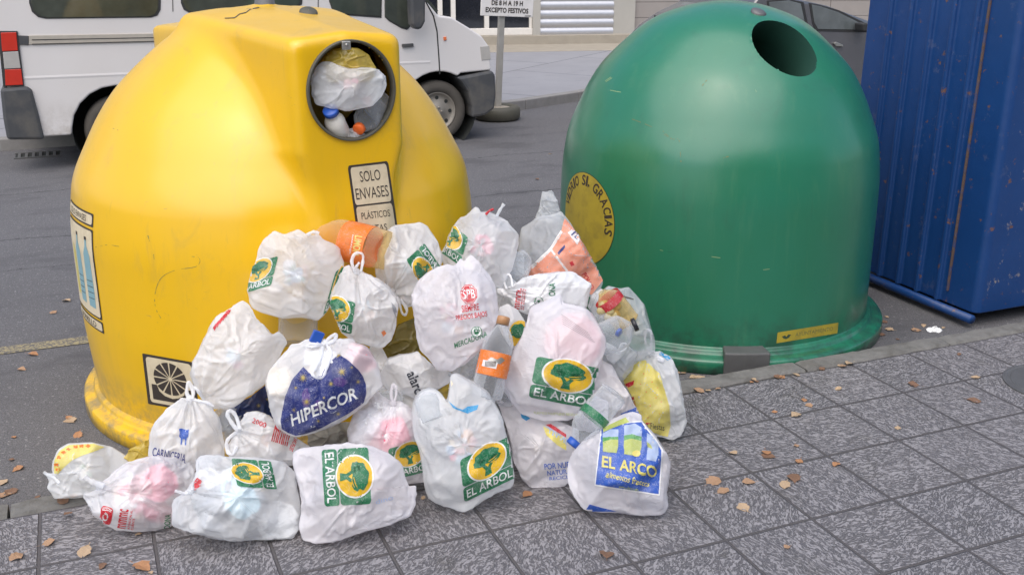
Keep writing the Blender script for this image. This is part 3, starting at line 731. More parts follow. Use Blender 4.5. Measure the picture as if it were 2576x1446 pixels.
def igloo_mesh(c, rk, H, hoods=(), cap_z=None, hole=None, nphi=420, ntheta=230):
    """body of revolution (plus box hoods) found by marching rays outwards from the axis; local z=0 at the road"""
    z0 = .95; rows = []
    lowz = np.linspace(.115, z0, 95)
    els = np.linspace(0, math.pi/2, ntheta-95+1)[1:]
    th = np.linspace(0, 2*math.pi, nphi, endpoint=False)+.0
    def sdf(P):
        x, y, z = P[..., 0], P[..., 1], P[..., 2]
        rr = np.hypot(x, y); d = np.where(z < H, rr-rdome(z, rk, H), np.hypot(rr, z-H))
        d = np.where(z < H, d*np.clip(.35+.65*np.minimum(1, (H-z)/.5), .3, 1), d)
        for hd in hoods:
            ph = math.radians(hd['phi']); n_ = x*math.cos(ph)+y*math.sin(ph); l_ = -x*math.sin(ph)+y*math.cos(ph)
            hw = hd['hw']; zt, zb_ = hd['zt'], hd['zb']
            wid = hw-np.clip((hd['zm']-z)/(hd['zm']-zb_), 0, 1)*(hw*.98)
            wid = wid+np.clip(hd['d']-n_, 0, 1)*hd.get('flare', .14)*np.clip((z-.7)/.7, 0, 1)
            top = zt+hd['rise']*(1-np.clip(n_, 0, 1)/hd['d'])
            roof = z-top+np.abs(l_)*hd['slope']
            lean = hd['d']+(zt-z)*hd.get('lean', 0)
            bx = smax(smax(n_-lean, np.abs(l_)-wid, hd['rnd']), roof, hd['rnd']*.9)
            bx = np.maximum(bx, -n_-.05); bx = np.maximum(bx, zb_-z)
            d = smin(d, bx, hd['k'])
        return d
    V = []
    for kind, arr in (('z', lowz), ('e', els)):
        for a in arr:
            if kind == 'z': O = np.array([0, 0, a]); D = np.stack([np.cos(th), np.sin(th), 0*th], -1)
            else: O = np.array([0, 0, z0]); D = np.stack([np.cos(th)*math.cos(a), np.sin(th)*math.cos(a), math.sin(a)+0*th], -1)
            ts = np.linspace(.25, 1.45, 90)
            val = sdf(O+D[:, None, :]*ts[None, :, None]); out = val > 0
            k = np.argmax(out, 1); k = np.clip(k, 1, 89); lo = ts[k-1]; hi = ts[k]
            for _ in range(14):
                m = (lo+hi)/2; v = sdf(O+D*m[:, None]); hi = np.where(v > 0, m, hi); lo = np.where(v > 0, lo, m)
            V.append(O+D*((lo+hi)/2)[:, None])
    V = np.array(V); R_, N = V.shape[:2]
    V[-1] = V[-1].mean(0)
    V = V.reshape(-1, 3)
    F_ = [(i*N+j, i*N+(j+1) % N, (i+1)*N+(j+1) % N, (i+1)*N+j) for i in range(R_-1) for j in range(N)]
    if hole:
        Hc, Hn, Hu, rx_, ry_ = (np.asarray(q, float) for q in hole)
        Hv = np.cross(Hn, Hu); q = V-Hc; a = q@Hu/rx_; b_ = q@Hv/ry_; dd = np.hypot(a, b_); fr = (q@Hn > -.09) if hoods else (q@Hn > -.3)
        near = fr & (np.abs(dd-1) < .035) & (dd > 1e-6)
        s_ = np.where(near, 1/np.maximum(dd, 1e-6)-1, 0)
        V = V+(a*s_*rx_)[:, None]*Hu+(b_*s_*ry_)[:, None]*Hv
        dd = np.where(near, 1.0, dd); ins = fr & (dd <= 1.0001)
        Fa = np.array(F_); keep = ~(ins[Fa].all(1)); F_ = [tuple(f) for f in Fa[keep]]
    return V+np.array([c[0], c[1], ZR]), F_
def flange_prof(rb, fl):
    return [(0, rb+fl-.012), (.004, rb+fl), (.07, rb+fl), (.08, rb+fl-.008), (.086, rb+fl-.03), (.088, rb+fl*.42), (.094, rb+fl*.30), (.108, rb+fl*.30), (.116, rb+fl*.20), (.120, rb+.003), (.125, rb+.001)]
YC = np.array([-1.19, 1.15]); GC = np.array([1.473, 1.19])
RKY = [.955, .985, .985, .960, .868, .745, .585, .42, .26, 0]; HY = 1.915
RKG = [.955, .95, .945, .92, .845, .74, .59, .43, .25, 0]; HG = 1.905
def ring(b, c, n, u, rx_, ry_, r, nseg=64, tilt=0):
    c = np.asarray(c); v_ = np.cross(n, u)
    path = [c+rx_*math.cos(t)*u+ry_*math.sin(t)*v_ for t in np.linspace(0, 2*math.pi, nseg)]
    b.tube(path, r, 8, 0, 1.0, n, False)

# ---- yellow
PH = -80.0; hn = np.array([math.cos(math.radians(PH)), math.sin(math.radians(PH)), 0]); hl = np.array([-hn[1], hn[0], 0])
hood = dict(phi=PH, d=.955, hw=.245, zt=1.868, zb=.62, zm=1.38, rise=.062, slope=.10, rnd=.055, k=.085, lean=.02)
hood2 = dict(hood, phi=PH+184, d=.99, zt=1.80, hw=.235, k=.05, rnd=.04, flare=.05)
holeW = np.array([YC[0], YC[1], 0])+hn*.965+hl*.0+np.array([0, 0, 1.555])
hc = aty(885, 229, holeW[1]); holec = np.array([hc[0], hc[1], hc[2]])
yel = empty('recycling_igloo', (YC[0], YC[1], ZR)); tagit(yel, 'big yellow dome shaped plastic recycling container with packed round opening', 'recycling container')
V, F_ = igloo_mesh(YC, RKY, HY, (hood, hood2), hole=(holec-np.array([YC[0], YC[1], ZR]), hn, hl, .196, .205))
yb = link('body', V, F_, M['yellow'], yel); surfY = bvh_surf(V, F_)
b = MB(); b.lathe((YC[0], YC[1], ZR), (0, 0, 1), flange_prof(.955, .072), 120); b.build('base_rim', M['yellow'], yel, True)
b = MB(); holeo = holec+hn*.012
path = lambda off, rr: [holec+hn*off+(.196*rr)*math.cos(t)*hl+(.205*rr)*math.sin(t)*np.array([0, 0, 1]) for t in np.linspace(0, 2*math.pi, 73)[:-1]]
rgs = [path(-.02, 1.01), path(.010, 1.01), path(.012, .995), path(.008, .955), path(-.025, .95), path(-.028, 1.02)]
vs = [p for r in rgs for p in r]; n = 72
b.add(vs, [(i*n+j, i*n+(j+1) % n, (i+1)*n+(j+1) % n, (i+1)*n+j) for i in range(5) for j in range(n)])
b.build('opening_ring', M['rubber'], yel, True)
cc = holec-hn*.30; b = MB(); n = 40
b.add([cc+.19*math.cos(t)*hl+.19*math.sin(t)*np.array([0, 0, 1]) for t in np.linspace(0, 2*math.pi, 41)[:-1]], [tuple(range(40))]); b.build('inner_wall', M['inside_y'], yel)
b = MB(); cl = aty(871, 115, holec[1]-.03); b.box(cl, (.036, .012, .034), 0); cl2 = b.build('opening_clip', M['zinc'], yel); bevel(cl2, .003)
b = MB(); b.lathe(cl+np.array([0, -.006, .003]), (0, -1, 0), [(0, .006), (.004, .005), (.005, .001)], 10); b.build('rivet', M['zinc'], cl2, True)
s_ = surfY(776, 34); b = MB(); 
if s_: b.lathe(s_[0]-s_[1]*.004, s_[1], [(0, .042), (.010, .042), (.020, .030), (.022, .001)], 24); b.build('top_button', M['rubber'], yel, True)
b = MB(); tp = atz(678, 8, ZR+HY+.012); tp = np.array([YC[0], YC[1], ZR+HY])
b.lathe(tp-np.array([0, 0, .06]), (0, 0, 1), [(0, .16), (.045, .15), (.060, .135), (.062, .05), (.10, .045), (.10, .001)], 40)
b.build('lifting_plate', M['grey_metal'], yel, True)
d = Dec(); cr = [(565, 47), (590, 46), (603, 36), (618, 33), (630, 24), (652, 20)]
for a_, c_ in zip(cr[:-1], cr[1:]):
    d.poly([(a_[0], a_[1]-1), (c_[0], c_[1]-1.2), (c_[0]+.5, c_[1]+1.2), (a_[0]+.5, a_[1]+1)], M['ink'])
stick('crack', d, surfY, yel, 6)
# label under the opening
sgy = Dec(); O, X, Y = (906, 640), (1008, 628), (874, 417)
sgy.rrect(0, 0, 1, 1, .05, M['ink'], 0).rrect(.055, .55, .945, .975, .05, M['cream'], 1).rrect(.055, .02, .945, .53, .05, M['cream'], 1)
sgy.text('SOLO', .26, .80, .50, .12, M['ink'], 2, .0).text('ENVASES', .10, .61, .80, .125, M['ink'], 2, .0)
sgy.text('PLÁSTICOS', .16, .385, .70, .095, M['ink'], 2, .0).text('LATAS', .26, .23, .48, .08, M['ink'], 2, .0).text('BRIKS', .3, .09, .4, .08, M['ink'], 2, 0)
sgy.affine(O, X, Y)
stick('label', sgy, surfY, yel, 8, .0015, .0008)
# square sign with the striped disc near the base
d = Dec()
d.rrect(0, 0, 1, 1, .02, M['ink'], 0).rrect(.06, .05, .94, .95, .06, M['cream'], 1)
d.poly([(.12, .12), (.88, .12), (.88, .42), (.78, .42), (.74, .30), (.62, .22), (.50, .19), (.36, .22), (.26, .30), (.22, .42), (.12, .42)], M['ink'], 2)
for i in range(12):
    a0, a1 = math.radians(i*30+2.6), math.radians(i*30+27.4); cx, cz, r = .5, .58, .32
    d.poly([(cx+.03*math.cos((a0+a1)/2), cz+.03*math.sin((a0+a1)/2))]+[(cx+r*math.cos(a0+(a1-a0)*t/5), cz+r*math.sin(a0+(a1-a0)*t/5)) for t in range(6)], M['ink'], 2)
d.affine((373, 1015), (502, 1038), (358, 888))
stick('emblem_sticker', d, surfY, yel, 8, .0015, .0008)
# picture sticker on the left flank, wrapping round out of sight
def cyl_surf(c, rk, H, th0, z0):
    def fn(x, y):
        z = z0+y; r = float(rdome(np.array(z-ZR), rk, H)); t = th0+x/r
        return np.array([c[0]+r*math.cos(t), c[1]+r*math.sin(t), z]), np.array([math.cos(t), math.sin(t), 0])
    return fn
d = Dec(); wS, hS = .36, .56
d.rrect(0, .50, wS, .56, .006, M['ink'], 0).rrect(.01, .508, wS-.01, .552, .012, M['cream'], 1).text('SOLO ENVASES', .05, .515, .24, .028, M['ink'], 2, .0)
d.rrect(0, .065, wS, .488, .006, M['ink'], 0).rrect(.01, .073, wS-.01, .48, .012, M['cream'], 1)
d.rrect(0, 0, wS, .055, .006, M['ink'], 0).rrect(.01, .008, wS-.01, .048, .012, M['cream'], 1).text('AMARILLO', .05, .013, .24, .028, M['ink'], 2, .0)
for x0 in (.245, .13):
    d.poly([(x0, .11), (x0+.07, .11), (x0+.075, .2), (x0+.07, .36), (x0+.048, .40), (x0+.046, .43), (x0+.028, .43), (x0+.026, .40), (x0+.002, .36), (x0-.003, .2)], M['blue_pic'], 2)
    d.poly([(x0+.026, .43), (x0+.048, .43), (x0+.048, .445), (x0+.026, .445)], M['ink'], 3)
    for q in range(4): d.poly([(x0, .15+q*.028), (x0+.07, .155+q*.028), (x0+.07, .158+q*.028), (x0, .153+q*.028)], M['ink'], 3)
d.poly([(.06, .13), (.11, .13), (.11, .33), (.085, .38), (.06, .33)], M['p_lemon'], 2)
stick('picture_sticker', d, cyl_surf(YC, RKY, HY, math.radians(-155.3)-.36/.98, .445), yel, .04, .002, .0008)
# moulded ridge above the emblem panel
# faint scribbles
d = Dec(); rr = random.Random(3)
def scribble(pts, w=.8):
    P = catmull(pts, 6)
    for a_, c_ in zip(P[:-1], P[1:]):
        if rr.random() < .35: continue
        n_ = nrm(np.array([-(c_-a_)[1], (c_-a_)[0]]))*w*.5*rr.uniform(.4, 1)
        d.poly([a_-n_, c_-n_, c_+n_, a_+n_], M['pale_ink'])
scribble([(480, 645), (500, 648), (502, 662), (488, 672), (440, 680), (405, 700), (390, 740), (392, 775), (405, 800)], 1.4)
scribble([(240, 622), (270, 616), (300, 620)], 1.2); scribble([(372, 592), (376, 606)], 2.4); scribble([(386, 640), (388, 652)], 2.4)
scribble([(283, 323), (300, 329)], 1.5)
stick('scribbles', d, surfY, yel, 8, .0006)

# ---- green
gre = empty('recycling_igloo', (GC[0], GC[1], ZR)); tagit(gre, 'big green dome shaped glass recycling container with empty black opening', 'recycling container')
hG = np.array([.005, -.562, 1.622-ZR]); nG = nrm((.06, -.80, .66)); uG = nrm(np.cross((0, 0, 1), nG))
V, F_ = igloo_mesh(GC, RKG, HG, (), hole=(hG, nG, uG, .185, .205))
gb = link('body', V, F_, M['green'], gre); surfG = bvh_surf(V, F_)
b = MB(); Hw = np.array([GC[0], GC[1], ZR])+hG; n = 64; vg = np.cross(nG, uG)
rgs = []
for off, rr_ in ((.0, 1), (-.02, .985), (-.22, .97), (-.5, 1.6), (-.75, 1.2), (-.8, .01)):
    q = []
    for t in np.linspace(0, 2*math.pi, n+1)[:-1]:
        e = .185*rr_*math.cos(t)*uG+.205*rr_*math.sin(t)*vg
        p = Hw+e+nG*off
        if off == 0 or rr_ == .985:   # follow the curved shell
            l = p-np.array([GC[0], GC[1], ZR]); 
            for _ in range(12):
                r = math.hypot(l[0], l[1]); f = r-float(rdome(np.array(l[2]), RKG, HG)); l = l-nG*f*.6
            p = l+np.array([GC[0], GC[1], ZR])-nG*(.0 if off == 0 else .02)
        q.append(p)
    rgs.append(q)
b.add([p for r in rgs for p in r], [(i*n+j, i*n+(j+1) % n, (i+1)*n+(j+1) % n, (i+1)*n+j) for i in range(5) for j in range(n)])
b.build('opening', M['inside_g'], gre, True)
b = MB(); b.lathe((GC[0], GC[1], ZR), (0, 0, 1), flange_prof(.955, .10), 120); b.build('base_rim', M['green'], gre, True)
s_ = surfG(1908, 33)
if s_: b = MB(); b.lathe(s_[0]-s_[1]*.006, nrm((.1, -.45, .9)), [(0, .045), (.012, .044), (.02, .03), (.022, .001)], 24); b.build('top_button', M['grey_metal'], gre, True)
b = MB(); tp = np.array([GC[0], GC[1], ZR+HG])
b.lathe(tp-np.array([0, 0, .03]), (0, 0, 1), [(0, .16), (.022, .12), (.028, .04), (.030, .001)], 40); b.build('lifting_plate', M['grey_metal'], gre, True)
# bracket on the rim
b = MB(); 
for t0, t1 in ((-118.4, -105.0),):
    prof = [(.135, .95), (.135, 1.068), (-.0, 1.068), (-.0, .95)]
    ta = [math.radians(t0+(t1-t0)*i/6) for i in range(7)]
    vs = [(GC[0]+r*math.cos(t), GC[1]+r*math.sin(t), ZR+z) for t in ta for z, r in prof]
    b.add(vs, [(i*4+j, i*4+(j+1) % 4, (i+1)*4+(j+1) % 4, (i+1)*4+j) for i in range(6) for j in range(4)]+[(0, 1, 2, 3), (24, 25, 26, 27)])
o = b.build('rim_bracket', M['grey_metal'], gre); flip_out(o); bevel(o, .008)
# round faded sticker, lettered round its edge, on the left flank
d = Dec(); R0 = .268
d.ell((0, 0), R0, R0, M['stick_ink'], 0, 48).ell((0, 0), R0*.985, R0*.985, M['stick_yellow'], 1, 48)
word = 'VIDRIO SI, GRACIAS'; a0, a1 = 172, -14; ra = R0*.72
wid = [1.25 if c in 'GODA' else .5 if c in 'I,' else .7 if c == ' ' else 1.05 for c in word]; tot = sum(wid); acc = 0
for ch, w_ in zip(word, wid):
    am = math.radians(a0+(a1-a0)*(acc+w_/2)/tot); acc += w_
    if ch == ' ': continue
    hh = .060 if ch != ',' else .018; ww = .036*w_
    def fn(p, am=am, ww=ww):
        x, y = p; cx, cy = ra*math.cos(am), ra*math.sin(am); tx, ty_ = math.sin(am), -math.cos(am)
        return (cx+(x-ww/2)*tx+y*math.cos(am), cy+(x-ww/2)*ty_+y*math.sin(am))
    d.text(ch, 0, 0, ww, hh, M['ink'], 2, .02, 0, fn)
stick('round_sticker', d, cyl_surf(GC, RKG, HG, math.radians(-174.5), .645), gre, .03, .002, .0008)
d = Dec(); d.rrect(0, 0, 1, 1, .02, M['stick_yellow'], 0)
d.poly([(.08, .55), (.13, .62), (.155, .45), (.18, .65), (.23, .6), (.2, .35), (.155, .25), (.11, .35)], M['stick_ink'], 1)
d.text('AYUNTAMIENTO', .30, .35, .62, .34, M['pale_ink'], 1, 0).affine((1953, 863), (2106, 838), (1956, 836))
stick('maker_label', d, surfG, gre, 10)
d = Dec()
scribble([(1668, 330), (1690, 350), (1708, 352), (1712, 395)], 2); scribble([(1765, 218), (1778, 202)], 2.5); scribble([(1710, 402), (1716, 410)], 4)
scribble([(1820, 398), (1838, 392)], 3); scribble([(1590, 300), (1640, 320), (1680, 345)], 1.6)
stick('scuff_marks', d, surfG, gre, 8, .0006)
d = Dec(); rr = random.Random(8)
M['scratch'] = simple('scratch', (.32, .42, .20), .7)
for p, q in (((1522, 204), (1537, 194)), ((1524, 206), (1540, 196)), ((1535, 227), (1562, 232)), ((1900, 225), (1903, 232)), ((1660, 628), (1668, 630)), ((1790, 645), (1812, 648)), ((1920, 678), (1936, 676))):
    d.poly([p, (q[0], q[1]), (q[0], q[1]+1.2), (p[0], p[1]+1.2)], M['scratch'])
stick('scratches', d, surfG, gre, 8, .0006)

# =================================================================== BLUE CONTAINER
k = NT('blue_container_paint'); v = k.coord()
col = k.mix(k.noise(v, 2.5, 5), (.005, .038, .15), (.009, .056, .205))
chip = k.ramp(k.noise(v, 9, 8, .75), [(.59, 0), (.61, 1)]); zone = k.ramp(k.noise(v, 3.0, 3), [(.46, 0), (.54, 1)])
sp = k.n('ShaderNodeSeparateXYZ'); k.l(v, sp.inputs[0])
fr = k.ramp(sp.outputs[1], [(0, 1), (.03, 0)]) 
gx = k.ramp(k.math('SUBTRACT', sp.outputs[0], 0.0), [(.03, .12), (.12, 1)])
col = k.mix(k.math('MULTIPLY', k.math('MULTIPLY', chip, zone), gx), col, (.26, .24, .24))
rust = k.ramp(k.noise(v, 14, 7, .7), [(.62, 0), (.66, .9)]); col = k.mix(rust, col, (.17, .085, .05))
k.l(col, k.b.inputs['Base Color']); k.b.inputs['Roughness'].default_value = .42
k.l(k.bump(k.noise(v, 3, 3), .25, .03, k.bump(k.noise(v, 60, 3), .15, .003)), k.b.inputs['Normal'])
M['bluep'] = k.m
M['rustedge'] = simple('rusty_edge', (.12, .075, .06), .8, var=.4, scale=30, dirt=(.015, .06, .22), dscale=9, damt=1)
BX = 2.8; blu = empty('blue_container', (BX, .3, ZR)); tagit(blu, 'tall dark blue ribbed metal container with scratched paint at the right edge', 'container')
y1 = .295; y2 = 1.52; zt = 2.6; z0 = .02
# plan profile of side wall with trapezoidal ribs, then front wall
pr_ = [(BX+.05-.05*math.sin(math.radians(a)), y1+.05-.05*math.cos(math.radians(a))) for a in range(0, 91, 10)]+[(BX+.0, .53)]
for yr in (.60, .775, .945, 1.12, 1.30):
    pr_ += [(BX+.0, yr-.022), (BX-.026, yr-.012), (BX-.026, yr+.012), (BX+.0, yr+.022)]
pr_ += [(BX, y2), (BX+1.6, y2), (BX+1.6, y1)]
b = MB(); b.prism([(x, y, z0) for x, y in pr_], (0, 0, zt)); o = b.build('body', M['bluep'], blu); flip_out(o); bevel(o, .008, 2, 30)
b = MB(); b.tube([(BX-.022, y1-.0, ZR+.06), (BX-.022, y2+.05, ZR+.06)], .028, 12); o = b.build('bottom_bar', M['bluep'], blu, True)
b = MB(); b.box((BX-.006, .528, zt/2+.05), (.014, .014, zt-.1)); o = b.build('seam_strip', M['rustedge'], blu); bevel(o, .003)

# =================================================================== BAGS
def el_arbol():
    d = Dec()
    d.rrect(0, .32, 1, .93, .07, M['p_green'], 0).rrect(0, 0, 1, .30, .06, M['p_green'], 0)
    d.ell((.5, .63), .385, .385, M['p_white'], 1, 40).ell((.5, .63), .355, .355, M['p_yellow'], 2, 40)
    d.poly([(.43, .335), (.57, .335), (.55, .46), (.60, .55), (.55, .58), (.50, .50), (.44, .60), (.39, .57), (.45, .46)], M['p_green'], 3)
    d.ell((.50, .74), .235, .165, M['p_green'], 4, 44, .045, 2).ell((.36, .66), .12, .10, M['p_green'], 4, 24, .05, 3).ell((.64, .66), .12, .09, M['p_green'], 4, 24, .05, 4)
    d.poly([(.52, .60), (.62, .625), (.72, .68), (.62, .645), (.52, .615)], M['p_yellow'], 5)
    d.poly([(.56, .56), (.66, .585), (.70, .62), (.64, .60), (.56, .575)], M['p_yellow'], 5)
    d.text('EL ARBOL', .06, .06, .88, .18, M['p_white'], 3, .014)
    return d
BAGS = {}
def bag(label, poly, c, T=.12, Tb=None, knot=None, mats='film', fill=('c_white', 'c_white', 'c_cream', 'c_sky'), seed=0, crump=1.0, pleat=1.0, nfill=11, name='rubbish_bag', group='full rubbish bags heaped between the containers', zmin=None, cat='bag', ctr=None, big=()):
    P = np.array(poly, float); Tb = Tb or T*1.1
    u0, v0 = ctr if ctr is not None else ((P[:, 0].min()+P[:, 0].max())/2*.5+P[:, 0].mean()*.5, (P[:, 1].min()+P[:, 1].max())/2*.5+P[:, 1].mean()*.5)
    r0 = ray(u0, v0); n = -nrm(r0)
    if c == 'g':
        i = int(np.argmax(P[:, 1])); Pg = atz(P[i, 0], P[i, 1]-3, .02); Pc = onp(u0, v0, Pg, n)
    elif c == 'r':
        i = int(np.argmax(P[:, 1])); Pg = atz(P[i, 0], P[i, 1]-3, ZR+.02); Pc = onp(u0, v0, Pg, n)
    else: Pc = atd(u0, v0, c)
    e1 = nrm(np.cross((0, 0, 1), n)); e2 = np.cross(n, e1)
    def to2(u, v): q = onp(u, v, Pc, n)-Pc; return np.array([q@e1, q@e2])
    B = np.array([to2(*p) for p in P])
    # even resampling of the outline
    seg = np.linalg.norm(np.roll(B, -1, 0)-B, axis=1); cum = np.concatenate([[0], np.cumsum(seg)]); N = 144
    t = np.linspace(0, cum[-1], N, endpoint=False); Bc = np.vstack([B, B[:1]])
    Bd = np.stack([np.interp(t, cum, Bc[:, 0]), np.interp(t, cum, Bc[:, 1])], 1)
    for _ in range(1): Bd = .5*Bd+.25*(np.roll(Bd, 1, 0)+np.roll(Bd, -1, 0))
    size = math.sqrt(abs(np.sum(Bd[:, 0]*np.roll(Bd[:, 1], -1)-np.roll(Bd[:, 0], -1)*Bd[:, 1]))/2)
    K2 = to2(*knot) if knot else None
    nr = 30; sv = Vector((seed*7.3, seed*3.1, seed*1.7)); rows = []
    offs = []
    rs_ = random.Random(seed*13+1); axs = [Vector((rs_.uniform(-1, 1), rs_.uniform(-1, 1), rs_.uniform(-1, 1))).normalized() for _ in range(2)]
    def rough(p3, s):
        q = Vector(p3)+sv
        lump = noise.noise(q*8)*.017+noise.noise(q*15+Vector((5, 2, 1)))*.007
        out_ = 0
        for i_, ax_ in enumerate(axs):      # long stretched folds
            al = ax_*q.dot(ax_); w = (q-al)*(15+7*i_)+al*3.5+noise.noise_vector(q*5)*.35
            f_ = max(0, 1-abs(noise.noise(w))*5.5)**1.4; g_ = min(1, max(0, noise.noise(q*6+Vector((i_*9, 3, 3)))*3+.45))
            out_ += .0062*f_*g_
        d1, d2 = noise.voronoi(q*11+noise.noise_vector(q*6)*.8)[0][:2]; crease = max(0, 1-(d2-d1)/.14)
        d3, d4 = noise.voronoi(q*26+noise.noise_vector(q*11)*.8)[0][:2]; crease2 = max(0, 1-(d4-d3)/.20)
        return lump+crump*(1.6*out_+.0030*crease+.0010*crease2)
    rf_ = random.Random(seed*31+7); cuts = []
    for _ in range(15):
        az, tz = rf_.uniform(0, 6.283), rf_.uniform(.15, 1.05)
        cuts.append((math.cos(az)*math.sin(tz), math.sin(az)*math.sin(tz), math.cos(tz), rf_.uniform(.70, .90)))
    def facet(q, h, T_):
        x_, y_ = q[0]/(size*.60), q[1]/(size*.60); z_ = h/T_
        for cx_, cy2, cz_, cc_ in cuts:
            lim = (cc_-x_*cx_-y_*cy2)/cz_
            if lim < z_: z_ = max(lim, z_*.45)
        return z_*T_
    verts = []; faces = []; ids = []
    for side in (0, 1):
        for i in range(nr+1):
            a = (math.pi/2)*(i/nr)
            if side == 1 and i == nr: continue
            s = math.sin(a); ca = math.cos(a)
            if i == 0:
                ring_ = [np.zeros(2)]
            else: ring_ = [Bd[j]*s for j in range(N)]
            rid = []
            for j, q in enumerate(ring_):
                h = (T if side == 0 else Tb)*1.10*ca**.68
                h = facet(q, h, T if side == 0 else Tb)
                pl = 0; pinch = 1.0
                if K2 is not None:
                    w = q-K2; rk = math.hypot(*w); an = math.atan2(w[1], w[0])
                    pinch = .22+.78*min(1, rk/(size*.42))**.75
                    f_ = 1-abs(noise.noise(Vector((an*3.2, seed*2.2, rk*2))))*2.6
                    g_ = 1-abs(noise.noise(Vector((an*8.5, seed*5.2, rk*3))))*2.4
                    pl = pleat*math.exp(-rk/(size*.75))*(.014*max(-.6, f_)+.008*max(-.6, g_))*min(1, rk/.03)
                h *= pinch
                base = Pc+e1*q[0]+e2*q[1]+n*(h if side == 0 else -h)
                out = nrm((e1*q[0]+e2*q[1])/(size*.5+1e-6)*s+(n if side == 0 else -n)*(ca+.15))
                amt = .35+.65*ca if s > .9 else 1
                base = base+out*((rough(base, s)+pl)*amt)
                if s > .98 and i == nr: base = base+out*.0
                zm = zmin if zmin is not None else (.0035 if base[1] < .145 else ZR+.004)
                if base[2] < zm: base[2] = zm+.0005*noise.noise(Vector(base*20))
                rid.append(len(verts)); verts.append(base)
            ids.append((side, i, rid))
    get = {(a, b_): r for a, b_, r in ids}; get[(1, nr)] = get[(0, nr)]
    for side in (0, 1):
        c0 = get[(side, 0)][0]; r1 = get[(side, 1)]
        for j in range(N):
            f = (c0, r1[j], r1[(j+1) % N]); faces.append(f if side == 0 else f[::-1])
        for i in range(1, nr):
            A, B_ = get[(side, i)], get[(side, i+1)]
            for j in range(N):
                f = (A[j], B_[j], B_[(j+1) % N], A[(j+1) % N]); faces.append(f if side == 0 else f[::-1])
    verts = np.array(verts); org = verts.mean(0).copy(); org[2] = verts[:, 2].min()
    o = link(name, verts, faces, M[mats] if isinstance(mats, str) else mats, None, True, org)
    flip_out(o)
    tagit(o, label, cat, group)
    srf = bvh_surf(verts, faces)
    # what is packed inside
    if nfill:
        rnd = random.Random(seed+50); fb = MB(); fm_ = [M[f] for f in fill]
        for q in range(nfill):
            j = rnd.randrange(N); s = rnd.uniform(.05, .68); p2 = Bd[j]*s
            hh = T*(1-s*s)**.36
            if K2 is not None: hh *= .22+.78*min(1, np.hypot(*(p2-K2))/(size*.42))**.75
            sc_ = rnd.uniform(.5, 1.1)*size*.40
            dep = max(-.02, hh-sc_*rnd.uniform(.36, .5))
            p = Pc+e1*p2[0]+e2*p2[1]+n*dep
            if p[2] < sc_*.5+.01: p[2] = sc_*.5+.01
            A = rnd.uniform(0, 6.28), rnd.uniform(0, 3.14); ax = nrm((math.cos(A[0])*math.sin(A[1]), math.sin(A[0])*math.sin(A[1]), math.cos(A[1])))
            mi = rnd.randrange(len(fm_))
            if rnd.random() < .5:
                x_ = nrm(np.cross(ax, (.3, .5, .8))); R_ = np.array([x_, np.cross(ax, x_), ax]).T
                fb.box(p, (sc_*.75, sc_*.45, sc_*.95), mi, R_)
            else: 
                L = sc_*.9; fb.lathe(p-ax*L/2, ax, [(0, .001), (0, sc_*.26), (L*.1, sc_*.30), (L*.7, sc_*.30), (L*.9, sc_*.14), (L, sc_*.13), (L, .001)], 14, mi)
        for (bu, bv_, br, bm_) in big:
            if M[bm_] not in fm_: fm_.append(M[bm_])
            h0 = srf(bu, bv_)
            if h0 is None: continue
            br = br/F*np.linalg.norm(h0[0]-CAM); cpt = h0[0]-n*br*.45; vs = []
            for a_ in range(15):
                for j_ in range(22):
                    t_ = math.pi*a_/14; s_ = 2*math.pi*j_/22; dd_ = np.array([math.sin(t_)*math.cos(s_), math.sin(t_)*math.sin(s_), math.cos(t_)])
                    vs.append(cpt+dd_*br*(1+.25*noise.noise(Vector(dd_*1.7)+Vector((bu, bv_, 0)))))
            fb.add(vs, [(a_*22+j_, a_*22+(j_+1) % 22, (a_+1)*22+(j_+1) % 22, (a_+1)*22+j_) for a_ in range(14) for j_ in range(22)], fm_.index(M[bm_]))
        TT = BVHTree.FromPolygons([Vector(v) for v in verts], [tuple(f) for f in faces]); C0 = Vector(CAM)
        cen = Vector(verts.mean(0)); nv = []; nb_ = len(fb.v)-15*22*len(big)
        for iv_, p in enumerate(fb.v):
            gp_ = .0045 if iv_ >= nb_ else .010
            p = Vector(p); zf_ = max(p.z, .012 if p.y < .14 else ZR+.012); p.z = zf_
            for _ in range(7):
                dr = (p-C0).normalized(); loc, nn_, ii, dist = TT.ray_cast(C0, dr)
                if loc is None or -nn_.dot(dr) < .12: p = p.lerp(cen, .14); continue
                if (p-C0).length < dist+gp_: p = C0+dr*(dist+gp_)
                loc2, n2_, i2, d2_ = TT.ray_cast(loc+dr*.02, dr)
                if loc2 is not None and (p-loc).dot(dr) > d2_+.02-.01: p = loc+dr*max(gp_, d2_)
                break
            nv.append(tuple(p))
        fb.v = nv
        fo = fb.build('contents', fm_, o, False)
    BAGS[o.name] = dict(o=o, surf=srf, c=c, Pc=Pc, n=n, T=T)
    return o
